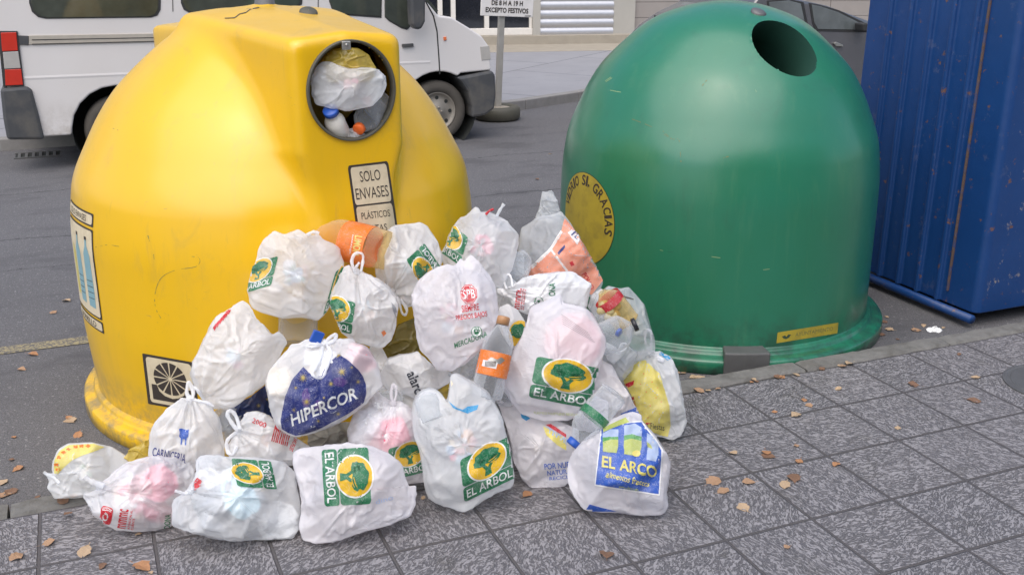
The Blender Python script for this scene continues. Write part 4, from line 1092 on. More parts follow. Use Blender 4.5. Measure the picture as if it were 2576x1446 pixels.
def ribbon(o, pts, w=9, dz=None, m=None, name='handle', flat=.35, closed=False):
    """a twisted strip of bag film through picture points, lying just in front of the bag"""
    B = BAGS[o.name]; P3 = []
    last = None
    for p in pts:
        u, v = p[0], p[1]; ex = p[2] if len(p) > 2 else .012
        h = B['surf'](u, v)
        if h is not None: q = h[0]; q = q+B['n']*ex; last = np.dot(q-B['Pc'], B['n'])
        else:
            off = B['T']*.35 if last is None else last
            q = onp(u, v, B['Pc']+B['n']*off, B['n'])
        P3.append(q)
    P3 = catmull(P3, 6, closed)
    k = len(P3); r = w/2576*1.0*np.linalg.norm(P3[0]-CAM)*.5
    rr_ = [r*(.8+.45*noise.noise(Vector((i*.35, o.location.x*9, w)))) for i in range(k)]
    b = MB(); b.tube(P3, rr_, 8, 0, flat, B['n'])
    return b.build(name, m or o.data.materials[0], o, True)
def knotball(o, u, v, r=.016, ex=.008):
    B = BAGS[o.name]; h = B['surf'](u, v)
    p = (h[0] if h is not None else onp(u, v, B['Pc'], B['n']))+B['n']*ex
    b = MB(); nn = 10; vs = []
    for i in range(nn+1):
        for j in range(14):
            a = math.pi*i/nn; t = 2*math.pi*j/14; d_ = np.array([math.sin(a)*math.cos(t), math.sin(a)*math.sin(t), math.cos(a)])
            vs.append(p+d_*r*(1+.35*noise.noise(Vector(d_*2.2)+Vector(p)*9)))
    b.add(vs, [(i*14+j, i*14+(j+1) % 14, (i+1)*14+(j+1) % 14, (i+1)*14+j) for i in range(nn) for j in range(14)])
    return b.build('knot', o.data.materials[0], o, True)
def pr_logo(o, O, X, Y): stick('printed_logo', el_arbol().affine(O, X, Y), BAGS[o.name]['surf'], o, 5, .0024)
def pr_dec(o, d, name='printed_logo', step=5): return stick(name, d, BAGS[o.name]['surf'], o, step, .0024)
PASTEL = ('c_white', 'c_pink', 'c_blue', 'c_cream', 'c_white', 'c_sky')
WARM = ('c_white', 'c_cream', 'c_orange', 'c_white', 'c_pink', 'c_grey')

# --- lower left, on the road and pavement
g = bag('small pale bag with yellow and orange print on the road, far left of the heap', [(112, 1190), (125, 1192), (135, 1198), (132, 1180), (134, 1160), (145, 1133), (170, 1115), (235, 1112), (280, 1122), (325, 1150), (340, 1180), (300, 1215), (250, 1240), (190, 1252), (135, 1254), (128, 1240), (120, 1226), (128, 1208)], 4.12, .09, mats='film_sheer', seed=17, fill=('c_white', 'c_cream', 'c_green', 'c_grey'), zmin=None)
d = Dec(); d.poly([(136, 1172), (138, 1156), (150, 1134), (172, 1119), (236, 1116), (262, 1124), (240, 1134), (205, 1146), (180, 1158), (160, 1176), (145, 1192), (137, 1190)], M['p_lemon'], 0)
for x_, y_ in ((148, 1150), (160, 1138), (172, 1130), (205, 1122), (190, 1124), (222, 1122), (142, 1168), (146, 1180)): d.ell((x_, y_), 6, 4, M['p_orange'], 1, 12, .2, x_)
pr_dec(g, d, 'printed_side'); ribbon(g, [(150, 1215), (135, 1200), (118, 1192), (110, 1186)], 9)
g = bag('crumpled bright yellow bag squeezed against the foot of the yellow container', [(312, 1150), (330, 1128), (352, 1118), (372, 1108), (398, 1116), (402, 1150), (390, 1170), (350, 1165), (325, 1160)], 4.2, .06, mats='film_yellow', seed=18, fill=('c_yellow', 'c_cream'), nfill=5)
b16 = bag('white bag with red square logo, front left corner, twisted tail pointing left', [(214, 1243), (222, 1256), (232, 1285), (262, 1318), (300, 1333), (345, 1336), (385, 1333), (430, 1323), (446, 1270), (478, 1235), (490, 1190), (482, 1165), (440, 1150), (380, 1147), (322, 1163), (283, 1188), (262, 1210), (252, 1226), (236, 1236)], 'g', .115, knot=(250, 1228), big=((400, 1215, 42, 'c_rose'), (350, 1225, 28, 'c_pink')), seed=16, fill=('c_white', 'c_white', 'c_pink', 'c_rose', 'c_cream', 'c_white'))
d = Dec(); d.rrect(0, 0, 1, 1, .2, M['p_red'], 0).ell((.45, .4), .24, .24, M['p_white'], 1, 20).ell((.45, .4), .15, .15, M['p_red'], 2, 20)
for q in (.72, .84): d.poly([(.1, q), (.5, q+.06), (.9, q), (.9, q+.05), (.5, q+.11), (.1, q+.05)], M['p_white'], 1)
d.affine((249, 1312), (278, 1320), (257, 1270)); pr_dec(b16, d)
d = Dec(); d.text('mmmc', 0, .45, 1, .5, M['p_red'], 0, .022).text('ATENCION AL', .0, .22, 1, .14, M['p_red'], 0, .02).text('CLIENTE', .0, .02, .6, .14, M['p_red'], 0, .02).affine((336, 1332), (344, 1284), (292, 1326)); pr_dec(b16, d)
d = Dec(); d.text('DONA', 0, 0, 1, 1, M['p_green'], 0, .022).affine((428, 1328), (430, 1292), (412, 1328)); pr_dec(b16, d)
ribbon(b16, [(262, 1222), (245, 1216), (225, 1208), (212, 1198)], 17, flat=.6); knotball(b16, 252, 1224, .015)
b19 = bag('white butcher bag with a small blue cow and navy lettering, tied at the top', [(480, 1000), (498, 1012), (520, 1018), (536, 1034), (556, 1068), (566, 1113), (561, 1150), (530, 1172), (500, 1182), (450, 1180), (380, 1165), (374, 1143), (378, 1093), (396, 1063), (425, 1033), (450, 1012), (466, 1006)], 4.05, .13, knot=(478, 1006), seed=19, mats='film', fill=('c_white', 'c_white', 'c_sky', 'c_cream'), pleat=1.5)
d = Dec(); d.poly([(.0, .95), (.25, 1), (.8, .92), (1, 1), (.97, .55), (.80, .42), (.78, .0), (.68, .0), (.66, .36), (.42, .36), (.36, .0), (.26, .02), (.26, .4), (.08, .5), (.1, .75)], M['p_blue'], 0).affine((448, 1117), (474, 1120), (450, 1076)); pr_dec(b19, d)
d = Dec(); d.text('CARNICERIA', 0, 0, 1, 1, M['p_navy'], 0, .01).affine((383, 1146), (466, 1164), (386, 1124)); pr_dec(b19, d)
d = Dec(); d.text('MARIA', 0, 0, 1, 1, M['p_navy'], 0, .022).affine((384, 1166), (478, 1186), (388, 1148)); pr_dec(b19, d)
ribbon(b19, [(478, 1004), (470, 988), (472, 968), (476, 962), (486, 984), (484, 1004)], 10); ribbon(b19, [(480, 1004), (502, 1008), (520, 1012), (538, 1022)], 8); knotball(b19, 478, 1004, .016)
b15 = bag('pale knotted bag lying sideways with tree logo, second from the left in front row', [(442, 1255), (436, 1322), (480, 1337), (550, 1353), (650, 1357), (735, 1354), (753, 1333), (759, 1288), (751, 1233), (741, 1188), (716, 1163), (650, 1152), (565, 1149), (506, 1148), (496, 1168), (500, 1193), (484, 1222), (462, 1243)], 'g', .15, knot=(482, 1235), big=((540, 1290, 36, 'c_grey'), (700, 1310, 48, 'c_white'), (610, 1260, 40, 'c_sky')), seed=15, mats='film_sheer', fill=('c_white', 'c_white', 'c_grey', 'c_cream', 'c_sky', 'c_white'), nfill=14)
pr_logo(b15, (697, 1230), (681, 1160), (590, 1222)); ribbon(b15, [(484, 1234), (470, 1240), (456, 1238), (440, 1234)], 9); ribbon(b15, [(484, 1232), (484, 1222), (488, 1212)], 8); knotball(b15, 483, 1236, .013)
d = Dec(); d.poly([(488, 1212), (496, 1200), (508, 1208), (504, 1222), (490, 1232)], M['p_red'], 0); pr_dec(b15, d, 'red_scrap')
b14 = bag('white bag lying flat in front, upright sideways tree logo and crumpled mouth to the right', [(738, 1140), (752, 1129), (800, 1122), (875, 1114), (935, 1122), (980, 1142), (1010, 1168), (1018, 1202), (1030, 1226), (1045, 1218), (1043, 1268), (1030, 1298), (950, 1328), (850, 1360), (800, 1369), (762, 1360), (753, 1323), (760, 1273), (750, 1223), (741, 1183)], 'g', .13, big=((975, 1210, 40, 'c_pink'), (830, 1320, 40, 'c_cream'), (790, 1200, 36, 'c_sky')), seed=14, mats='film_pink', fill=('c_white', 'c_pink', 'c_cream', 'c_blue', 'c_white'), nfill=13)
pr_logo(b14, (809, 1131), (817, 1273), (935, 1124))
d = Dec(); d.poly([(870, 1310), (888, 1296), (912, 1290), (914, 1296), (890, 1304), (874, 1318)], M['p_navy'], 0); d.text('dino', 0, 0, 1, 1, M['p_sky'], 0, 0).affine((946, 1268), (990, 1255), (943, 1256)); pr_dec(b14, d, 'small_print')

b22 = bag('white bag with bold red lettering and looped handle on its left, behind front row', [(620, 1038), (650, 1034), (700, 1062), (740, 1098), (782, 1123), (770, 1150), (735, 1168), (650, 1175), (585, 1158), (570, 1130), (590, 1098), (603, 1080), (606, 1062)], 4.08, .11, knot=(598, 1084), seed=22, fill=('c_white', 'c_white', 'c_pink', 'c_orange'))
d = Dec(); d.poly([(634, 1037), (650, 1040), (662, 1044), (684, 1058), (682, 1070), (664, 1062), (650, 1052), (636, 1046)], M['p_red'], 0)
d.text('mmm', 0, 0, 1, 1, M['p_red'], 0, .022).affine((682, 1108), (722, 1122), (692, 1068)); pr_dec(b22, d)
d = Dec(); d.text('TELEFONO', 0, 0, 1, 1, M['p_red'], 0, .02).affine((726, 1132), (740, 1098), (736, 1136)); d.text('90050', 0, 0, 1, 1, M['p_red'], 0, .014) if False else None; pr_dec(b22, d, 'small_print')
d = Dec(); d.text('2000', 0, 0, 1, 1, M['p_red'], 0, .014).affine((634, 1062), (668, 1076), (637, 1050)); pr_dec(b22, d, 'small_print')
ribbon(b22, [(600, 1083), (588, 1070), (573, 1046), (575, 1034), (586, 1036), (596, 1052), (604, 1080)], 12); ribbon(b22, [(598, 1086), (582, 1096), (570, 1112), (574, 1136), (586, 1142), (596, 1120)], 11); knotball(b22, 599, 1084, .014)
g = bag('folded grey newspaper and card wedged under the navy blue bag', [(775, 1092), (850, 1062), (885, 1060), (884, 1100), (868, 1122), (820, 1122), (780, 1124)], 4.35, .05, mats='film_thick', seed=30, nfill=0, name='newspaper', cat='newspaper', group=None)
g.data.materials[0] = simple('newsprint', (.33, .31, .26), .8, var=.35, scale=30)
g = bag('dark navy bag with gold stars half hidden behind the red lettered bag', [(548, 1050), (575, 1022), (628, 1000), (668, 968), (690, 1000), (700, 1050), (700, 1085), (650, 1060), (600, 1062), (575, 1090), (556, 1084)], 4.36, .09, mats='film_blue', seed=28, nfill=0)
d = Dec()
def star(x_, y_, r, m, lay, n=7, sd=0):
    for i in range(n):
        a = math.pi*i/n+.2+sd; dx, dy = math.cos(a)*r, math.sin(a)*r; px, py = -math.sin(a)*r*.07, math.cos(a)*r*.07
        d.poly([(x_-dx, y_-dy), (x_+px, y_+py), (x_+dx, y_+dy), (x_-px, y_-py)], m, lay)
star(650, 1020, 7, M['p_gold'], 0); star(672, 1004, 5, M['p_gold'], 0); star(620, 1038, 4, M['p_gold'], 0); pr_dec(g, d, 'printed_stars')
g = bag('sheer wrinkled bag end tucked between the butcher bag and the star printed bag', [(536, 1040), (556, 1024), (576, 1034), (590, 1060), (584, 1100), (568, 1130), (560, 1100), (550, 1066)], 4.2, .05, mats='film_clear', seed=31, fill=('c_grey', 'c_sky'), nfill=4)

b20 = bag('large pale bag leaning on the yellow container, gathered end pointing down left', [(610, 757), (628, 770), (638, 788), (648, 809), (662, 818), (684, 843), (699, 833), (712, 842), (723, 860), (709, 887), (694, 912), (679, 939), (657, 970), (637, 984), (608, 1009), (585, 1020), (562, 1026), (534, 1023), (514, 1012), (502, 992), (492, 968), (484, 940), (489, 908), (502, 877), (522, 841), (540, 806), (573, 782), (598, 764)], 4.12, .16, knot=(512, 1006), big=((560, 900, 50, 'c_sky'), (640, 880, 40, 'c_cream'), (600, 960, 40, 'c_pink')), seed=20, mats='film', fill=('c_white', 'c_white', 'c_cream', 'c_sky', 'c_white', 'c_pink'), nfill=14)
ribbon(b20, [(514, 1006), (500, 984), (488, 972)], 10)
d = Dec()
for i in range(6): d.poly([(536+i*7, 824-i*8), (543+i*7, 814-i*8), (546+i*7, 820-i*8), (540+i*7, 832-i*8)], M['p_red'], 0)
pr_dec(b20, d, 'red_print')

b1 = bag('big sheer bag with tree logo on its left flank, topmost left of the heap', [(653, 626), (665, 608), (689, 581), (717, 590), (749, 577), (772, 592), (803, 589), (812, 604), (849, 620), (863, 655), (865, 688), (850, 724), (828, 774), (800, 806), (766, 801), (714, 799), (658, 784), (632, 774), (623, 730), (631, 694), (642, 662)], 4.22, .17, big=((700, 630, 48, 'c_white'), (800, 660, 40, 'c_orange'), (730, 700, 46, 'c_blue'), (790, 710, 34, 'c_green')), seed=1, mats='film', fill=('c_cream', 'c_white', 'c_orange', 'c_sky', 'c_white', 'c_blue', 'c_green'), nfill=16)
pr_logo(b1, (598, 742), (682, 718), (618, 662)); pr_logo(b1, (812, 792), (846, 764), (846, 676)); ribbon(b1, [(772, 592), (788, 584), (803, 588)], 12)
b2 = bag('white bag with tall looped handle on top, letters OL of its tree logo showing', [(866, 675), (879, 667), (891, 683), (915, 684), (940, 698), (977, 722), (998, 747), (1001, 774), (996, 818), (984, 857), (962, 874), (935, 872), (896, 857), (871, 845), (857, 835), (846, 798), (834, 770), (830, 745), (848, 710)], 4.24, .15, knot=(898, 684), big=((960, 830, 36, 'c_orange'), (930, 770, 36, 'c_sky')), seed=2, mats='film', fill=('c_white', 'c_white', 'c_cream', 'c_pink', 'c_sky'), nfill=12)
pr_logo(b2, (801, 820), (884, 840), (812, 735)); ribbon(b2, [(893, 684), (885, 660), (890, 642), (900, 636), (912, 640), (913, 656), (908, 684)], 9); ribbon(b2, [(904, 660), (896, 672), (893, 684)], 8); knotball(b2, 898, 684, .014)
d = Dec(); d.poly([(984, 760), (996, 774), (1000, 790), (996, 800), (988, 780)], M['c_grey'], 0); d.poly([(958, 835), (966, 830), (972, 838), (964, 846)], M['p_orange'], 0); pr_dec(b2, d, 'small_print')
b3 = bag('smooth white bag gathered at the bottom with its tree logo upside down', [(952, 645), (961, 611), (974, 581), (994, 568), (1028, 564), (1056, 559), (1076, 569), (1089, 591), (1100, 613), (1112, 648), (1106, 690), (1080, 730), (1052, 762), (1022, 770), (1001, 752), (984, 735), (962, 712), (947, 690), (944, 668)], 4.40, .15, knot=(986, 732), seed=3, mats='film', fill=('c_white', 'c_white', 'c_cream', 'c_sky'), nfill=10, pleat=1.6)
pr_logo(b3, (1123, 692), (1067, 612), (1074, 738)); ribbon(b3, [(1000, 746), (1006, 768), (1012, 788), (1020, 791), (1023, 778), (1008, 752)], 8); knotball(b3, 986, 732, .015)
b4 = bag('rounded bag showing bright pink inside, highest on the heap, strap ends sticking up', [(1141, 569), (1153, 552), (1175, 542), (1196, 520), (1206, 524), (1208, 534), (1229, 531), (1251, 540), (1272, 552), (1289, 573), (1305, 590), (1305, 612), (1297, 645), (1286, 680), (1270, 707), (1260, 726), (1244, 720), (1229, 696), (1200, 690), (1160, 690), (1120, 672), (1107, 640), (1122, 621), (1130, 591)], 4.55, .17, big=((1225, 590, 56, 'c_rose'), (1255, 625, 48, 'c_rose'), (1200, 570, 40, 'c_rose'), (1210, 560, 30, 'c_white'), (1160, 640, 30, 'c_blue')), Tb=0.26, seed=4, mats='film_sheer', fill=('c_rose', 'c_rose', 'c_white', 'c_rose', 'c_pink', 'c_grey'), nfill=15)
pr_logo(b4, (1083, 616), (1157, 668), (1106, 540)); ribbon(b4, [(1249, 545), (1258, 528), (1268, 513)], 10); ribbon(b4, [(1222, 540), (1232, 530), (1242, 526)], 7, m=M['p_red'], name='red_strip')
b5 = bag('big white bag with red octagon logo and red slogan in the middle of the heap', [(1184, 641), (1207, 660), (1231, 690), (1242, 712), (1249, 744), (1257, 776), (1254, 802), (1236, 838), (1210, 880), (1170, 914), (1130, 933), (1100, 931), (1083, 908), (1062, 880), (1050, 850), (1042, 800), (1037, 763), (1036, 744), (1050, 712), (1075, 688), (1099, 672), (1126, 664), (1143, 669), (1160, 648), (1166, 660)], 4.20, .16, big=((1090, 880, 46, 'c_sky'), (1060, 760, 34, 'c_pink'), (1170, 900, 36, 'c_orange')), Tb=0.22, seed=5, mats='film_pink', fill=('c_white', 'c_pink', 'c_sky', 'c_orange', 'c_cream', 'c_white'), nfill=14, ctr=(1150, 800))
d = Dec(); oc = [(math.cos(math.radians(22.5+45*i)), math.sin(math.radians(22.5+45*i))) for i in range(8)]
d.poly([(.5+.5*x_, .5+.5*y_) for x_, y_ in oc], M['p_red'], 0).poly([(.5+.46*x_, .5+.46*y_) for x_, y_ in oc], M['p_white'], 1).poly([(.5+.43*x_, .5+.43*y_) for x_, y_ in oc], M['p_red'], 2)
d.text('SPB', .14, .27, .72, .46, M['p_white'], 3, .022).affine((1160, 768), (1204, 764), (1155, 716)); pr_dec(b5, d)
d = Dec(); d.text('SIEMPRE', .22, .55, .55, .42, M['p_red'], 0, .014).text('PRECIOS BAJOS', 0, 0, 1, .42, M['p_red'], 0, .014).affine((1148, 810), (1226, 799), (1143, 770)); pr_dec(b5, d, 'printed_slogan')
d = Dec(); d.ell((1199, 834), 14, 13, M['p_green'], 0, 24).ell((1199, 834), 12.4, 11.4, M['p_white'], 1, 24).poly([(1192, 829), (1206, 829), (1204, 841), (1194, 841)], M['p_green'], 2)
for q in (1195, 1199, 1203): d.poly([(q-1, 829), (q-1, 824), (q+1, 824), (q+1, 829)], M['p_green'], 2)
d2 = Dec(); d2.text('MERCADONA', 0, 0, 1, 1, M['p_green'], 0, .014).affine((1144, 876), (1226, 846), (1142, 862)); d.join(d2); pr_dec(b5, d, 'printed_shop_name')
b24 = bag('small white bag with green tree in yellow circle, behind the orange labelled bottle', [(1257, 774), (1277, 764), (1302, 779), (1321, 808), (1328, 826), (1320, 852), (1300, 880), (1282, 870), (1262, 840), (1250, 808)], 4.42, .09, Tb=0.2, seed=24, fill=('c_white', 'c_cream'), nfill=5)
d = Dec(); d.ell((1308, 840), 28, 34, M['p_yellow'], 0, 30).ell((1304, 832), 20, 18, M['p_green'], 1, 30, .06, 1); pr_dec(b24, d)
b6 = bag('opaque white bag with sideways green and red lettering under the coral bag', [(1292, 720), (1321, 700), (1356, 689), (1405, 684), (1440, 684), (1462, 698), (1488, 715), (1482, 742), (1476, 775), (1440, 800), (1356, 798), (1316, 786), (1300, 774), (1286, 752), (1262, 742), (1253, 733), (1257, 724), (1277, 727)], 4.52, .12, Tb=0.26, seed=6, knot=(1272, 730), mats='film_thick', nfill=0)
d = Dec(); d.text('ONA', 0, 0, 1, 1, M['p_green'], 0, .022).affine((1396, 746), (1388, 712), (1381, 749)) if False else d.text('ONA', 0, 0, 1, 1, M['p_green'], 0, .022).affine((1397, 744), (1397, 712), (1380, 744)); pr_dec(b6, d, 'printed_shop_name')
d = Dec(); d.text('mmm.', 0, .4, 1, .6, M['p_red'], 0, .022).text('ATENCION', 0, .15, 1, .16, M['p_red'], 0, .02).text('AL CLIENTE', 0, -.08, 1, .16, M['p_red'], 0, .02).affine((1316, 780), (1322, 728), (1294, 776)); pr_dec(b6, d)
d = Dec(); d.ell((1355, 757), 12, 10, M['p_green'], 0, 24).ell((1355, 757), 10.5, 8.6, M['p_white'], 1, 24).ell((1355, 757), 5, 5, M['p_green'], 2, 8, .2); pr_dec(b6, d)
ribbon(b6, [(1275, 728), (1268, 706), (1272, 692), (1284, 694), (1290, 722)], 7)

g = bag('dark olive rubbish bag in the hollow in the middle of the heap', [(958, 880), (985, 856), (1002, 820), (1046, 798), (1060, 850), (1052, 890), (1010, 905), (970, 905)], 4.50, .07, mats='film_yellow', seed=29, nfill=0)
g.data.materials[0] = film('olive_bag_film', (.34, .27, .06), .1)
b23 = bag('grey white bag with sideways black lettering behind the standing open bag', [(955, 946), (958, 932), (973, 901), (1003, 889), (1048, 886), (1078, 912), (1117, 928), (1140, 940), (1130, 965), (1090, 985), (1048, 1000), (1010, 990), (970, 975)], 4.30, .12, seed=23, mats='film', fill=('c_white', 'c_grey', 'c_white'))
d = Dec(); d.text('alarc', 0, 0, 1, 1, M['p_black'], 0, .022).affine((1022, 940), (1044, 992), (1046, 930)); pr_dec(b23, d)
b21 = bag('large white bag with a navy blue star patterned print and white letters, knotted on top', [(804, 854), (768, 856), (736, 865), (716, 888), (696, 917), (675, 946), (671, 971), (678, 1003), (682, 1032), (691, 1059), (706, 1078), (723, 1090), (745, 1097), (772, 1092), (822, 1073), (871, 1048), (915, 1016), (945, 990), (966, 970), (957, 937), (938, 897), (915, 868), (880, 855), (846, 855), (824, 858)], 4.02, .18, knot=(817, 864), big=((700, 960, 40, 'c_cream'), (910, 900, 40, 'c_pink')), seed=21, mats='film', fill=('c_white', 'c_pink', 'c_white', 'c_cream'), nfill=14, pleat=1.5, ctr=(810, 975))
d = Dec(); bp = [(763, 923), (776, 936), (790, 950), (806, 946), (828, 912), (853, 891), (880, 910), (900, 929), (912, 945), (920, 965), (921, 990), (915, 1012), (880, 1037), (846, 1056), (800, 1079), (772, 1089), (745, 1095), (725, 1088), (709, 1078), (706, 1060), (709, 1040), (718, 996), (735, 955)]
d.poly(bp, M['p_navy'], 0)
rs = random.Random(5)
for x_, y_, r in ((763, 950, 14), (860, 935, 14), (852, 895, 8), (832, 965, 9), (772, 1010, 12), (850, 1040, 8), (880, 990, 8), (740, 1030, 8), (900, 960, 8), (745, 975, 6), (800, 1058, 6), (815, 1000, 5), (884, 924, 5)): star(x_, y_, r, M['p_gold'], 2, 6, rs.random())
for x_, y_, rx_, ry_ in ((770, 1000, 10, 24), (855, 960, 18, 12), (800, 1020, 10, 14)): d.ell((x_, y_), rx_, ry_, M['p_violet'], 1, 16, .1, x_)
pr_dec(b21, d, 'printed_panel')
d = Dec(); d.text('HIPERCOR', 0, 0, 1, 1, M['p_white'], 4, .022, .1).affine((736, 1072), (900, 1002), (728, 1042)); pr_dec(b21, d, 'printed_shop_name')
ribbon(b21, [(816, 864), (828, 850), (842, 842), (846, 846), (838, 858), (820, 866)], 11); ribbon(b21, [(816, 866), (800, 866), (782, 864), (772, 870), (786, 872), (812, 868)], 7)
ribbon(b21, [(812, 870), (806, 900), (794, 925), (786, 940), (796, 950), (812, 948), (820, 930), (828, 905), (832, 886), (822, 868)], 9); knotball(b21, 817, 865, .018)

b13 = bag('low knotted white bag behind the standing open one, shaded tree logo lower right', [(988, 1008), (962, 1000), (948, 975), (934, 978), (926, 1005), (908, 1016), (888, 1047), (875, 1090), (876, 1112), (900, 1135), (943, 1150), (985, 1200), (1016, 1215), (1066, 1212), (1068, 1150), (1058, 1078), (1044, 1050), (1024, 1022), (1002, 1012)], 4.16, .12, knot=(988, 1014), big=((990, 1095, 44, 'c_rose'), (930, 1060, 34, 'c_white')), seed=13, mats='film_pink', fill=('c_white', 'c_pink', 'c_rose', 'c_white', 'c_orange'), nfill=10, pleat=1.4)
pr_logo(b13, (984, 1207), (1086, 1182), (976, 1122)); ribbon(b13, [(988, 1014), (984, 990), (988, 968), (996, 974), (996, 996), (990, 1014)], 9); knotball(b13, 988, 1015, .015)
d = Dec(); d.text('Lllll', 0, 0, 1, 1, M['p_red'], 0, 0).affine((930, 1008), (975, 1014), (934, 992)) if False else None
b12 = bag('standing open carrier bag, both handles up, large tree logo, centre of the front row', [(1036, 1042), (1039, 1012), (1054, 986), (1078, 973), (1096, 977), (1112, 990), (1124, 1010), (1130, 975), (1133, 944), (1150, 941), (1184, 958), (1226, 987), (1255, 1036), (1270, 1078), (1283, 1123), (1289, 1168), (1293, 1198), (1288, 1222), (1252, 1238), (1222, 1256), (1186, 1283), (1162, 1288), (1129, 1277), (1090, 1262), (1075, 1246), (1066, 1198), (1057, 1138), (1047, 1102)], 'g', .15, big=((1195, 1060, 48, 'c_orange'), (1240, 1110, 40, 'c_pink'), (1090, 1170, 42, 'c_blue'), (1150, 1120, 40, 'c_grey'), (1150, 1245, 40, 'c_sky'), (1100, 1220, 30, 'c_rose')), Tb=0.2, seed=12, mats='film_sheer', fill=('c_pink', 'c_white', 'c_orange', 'c_blue', 'c_cream', 'c_grey', 'c_white'), nfill=18, ctr=(1168, 1120))
pr_logo(b12, (1168, 1262), (1297, 1200), (1156, 1148))
d = Dec(); d.poly([(1128, 1008), (1140, 1018), (1150, 1026), (1164, 1030), (1176, 1022), (1204, 1018), (1200, 1030), (1176, 1040), (1160, 1034), (1140, 1026)], M['p_cyan'], 0); pr_dec(b12, d, 'blue_wrapper')
d = Dec(); d.poly([(1118, 976), (1136, 958), (1140, 966), (1124, 984)], M['c_cream'], 0); pr_dec(b12, d, 'paper_scrap')
b11 = bag('slim white bag with pale blue lettering between standing bag and blue printed bag', [(1250, 1005), (1300, 1018), (1360, 1048), (1400, 1058), (1452, 1078), (1458, 1120), (1440, 1160), (1440, 1205), (1412, 1226), (1370, 1234), (1340, 1231), (1312, 1202), (1296, 1165), (1286, 1120), (1268, 1060)], 4.28, .10, seed=11, mats='film_pink', fill=('c_white', 'c_cream', 'c_grey'), nfill=8)
d = Dec(); d.text('POR NUESTRA', 0, .66, 1.5, .3, M['p_blue'], 0, .014).text('NATURALEZA', .08, .33, 1.4, .26, M['p_blue'], 0, .014).text('RECICLA', .14, .08, .9, .18, M['p_blue'], 0, .01).affine((1374, 1212), (1440, 1206), (1368, 1164)); pr_dec(b11, d, 'printed_slogan')
d = Dec(); d.poly([(1372, 1068), (1386, 1066), (1424, 1092), (1424, 1100)], M['p_red'], 0).poly([(1366, 1072), (1424, 1104), (1424, 1132), (1400, 1118), (1374, 1094)], M['p_lemon'], 0)
d2 = Dec(); d2.text('INVIT', 0, 0, 1, 1, M['p_sky'], 2, .022).affine((1424, 1118), (1376, 1086), (1426, 1104)); d.join(d2)
d.poly([(1308, 1034), (1322, 1044), (1334, 1052), (1324, 1058), (1312, 1050)], M['p_cyan'], 0); pr_dec(b11, d)
b7 = bag('tall open white bag with the large upright tree logo, right of centre, cardboard disc inside', [(1334, 774), (1356, 762), (1380, 752), (1411, 738), (1416, 762), (1449, 768), (1474, 776), (1494, 798), (1514, 828), (1526, 852), (1523, 882), (1513, 909), (1502, 938), (1496, 968), (1491, 1004), (1470, 1036), (1430, 1056), (1370, 1059), (1312, 1038), (1288, 1010), (1264, 972), (1263, 958), (1268, 944), (1282, 916), (1290, 880), (1311, 848), (1326, 818), (1330, 794)], 4.24, .17, big=((1380, 850, 46, 'c_green'), (1460, 900, 40, 'c_pink'), (1410, 1000, 44, 'c_cream')), Tb=0.3, seed=7, mats='film_pink', fill=('c_white', 'c_cream', 'c_pink', 'c_white', 'c_sky', 'c_cream'), nfill=15, ctr=(1395, 920))
pr_logo(b7, (1330, 998), (1498, 1030), (1352, 888))
d = Dec(); d.text('PLASTICO POLIETILENO RECICLABLE', 0, 0, 1, 1, M['p_lime'], 0, 0).affine((1344, 1040), (1464, 1046), (1343, 1034)); pr_dec(b7, d, 'small_print')
d = Dec()
for i in range(5): d.poly([(1412+i*1, 790+i*6), (1480+i*4, 836+i*6), (1480+i*4, 837.2+i*6), (1412+i*1, 791.2+i*6)], M['c_grey'], 0)
pr_dec(b7, d, 'paper_lines')
b8 = bag('clear sheer bag of empty bottles beside the green container', [(1530, 720), (1560, 727), (1582, 725), (1601, 742), (1621, 764), (1628, 789), (1636, 818), (1645, 848), (1649, 884), (1620, 900), (1590, 912), (1552, 905), (1533, 907), (1510, 880), (1498, 840), (1491, 800), (1486, 776), (1500, 745)], 4.62, .14, Tb=0.26, seed=8, mats='film_clear', fill=('c_white', 'c_cream', 'c_grey', 'c_white'), nfill=5)
d = Dec(); d.poly([(1544, 734), (1570, 744), (1594, 752), (1594, 754), (1566, 748), (1546, 740)], M['ink'], 0); pr_dec(b8, d, 'fold_shade')  # shade of a fold painted on the film as a flat dark strip
b9 = bag('tied white bag with large yellow inner wrap on the kerb, far right of heap', [(1633, 883), (1658, 884), (1688, 908), (1703, 938), (1714, 983), (1721, 1023), (1729, 1063), (1714, 1093), (1694, 1108), (1668, 1100), (1628, 1083), (1604, 1043), (1586, 993), (1568, 963), (1556, 940), (1552, 908), (1588, 890), (1612, 886)], 'g', .13, knot=(1633, 892), big=((1635, 1000, 60, 'c_yellow'), (1600, 960, 34, 'c_yellow'), (1700, 990, 30, 'c_sky'), (1655, 1060, 36, 'c_green')), seed=9, mats='film', fill=('c_yellow', 'c_yellow', 'c_white', 'c_sky', 'c_yellow'), nfill=14, pleat=1.5)
d = Dec(); d.poly([(1566, 946), (1582, 925), (1606, 910), (1622, 905), (1640, 922), (1658, 938), (1672, 980), (1684, 1020), (1687, 1070), (1680, 1098), (1660, 1094), (1632, 1082), (1608, 1042), (1588, 992), (1572, 965)], M['p_lemon'], 0)
for x_, y_ in ((1620, 940), (1640, 960), (1625, 985), (1650, 1000), (1636, 1020), (1660, 1040), (1630, 1050), (1655, 975), (1612, 966), (1664, 1010)): d.ell((x_, y_), 1.6, 1.6, M['p_orange'], 1, 6)
d.poly([(1570, 966), (1586, 960), (1596, 956), (1594, 968), (1580, 974)], M['p_red'], 1).poly([(1586, 1000), (1594, 996), (1600, 1020), (1608, 1040), (1598, 1030)], M['p_red'], 1).poly([(1616, 1060), (1640, 1064), (1622, 1068)], M['p_red'], 1)
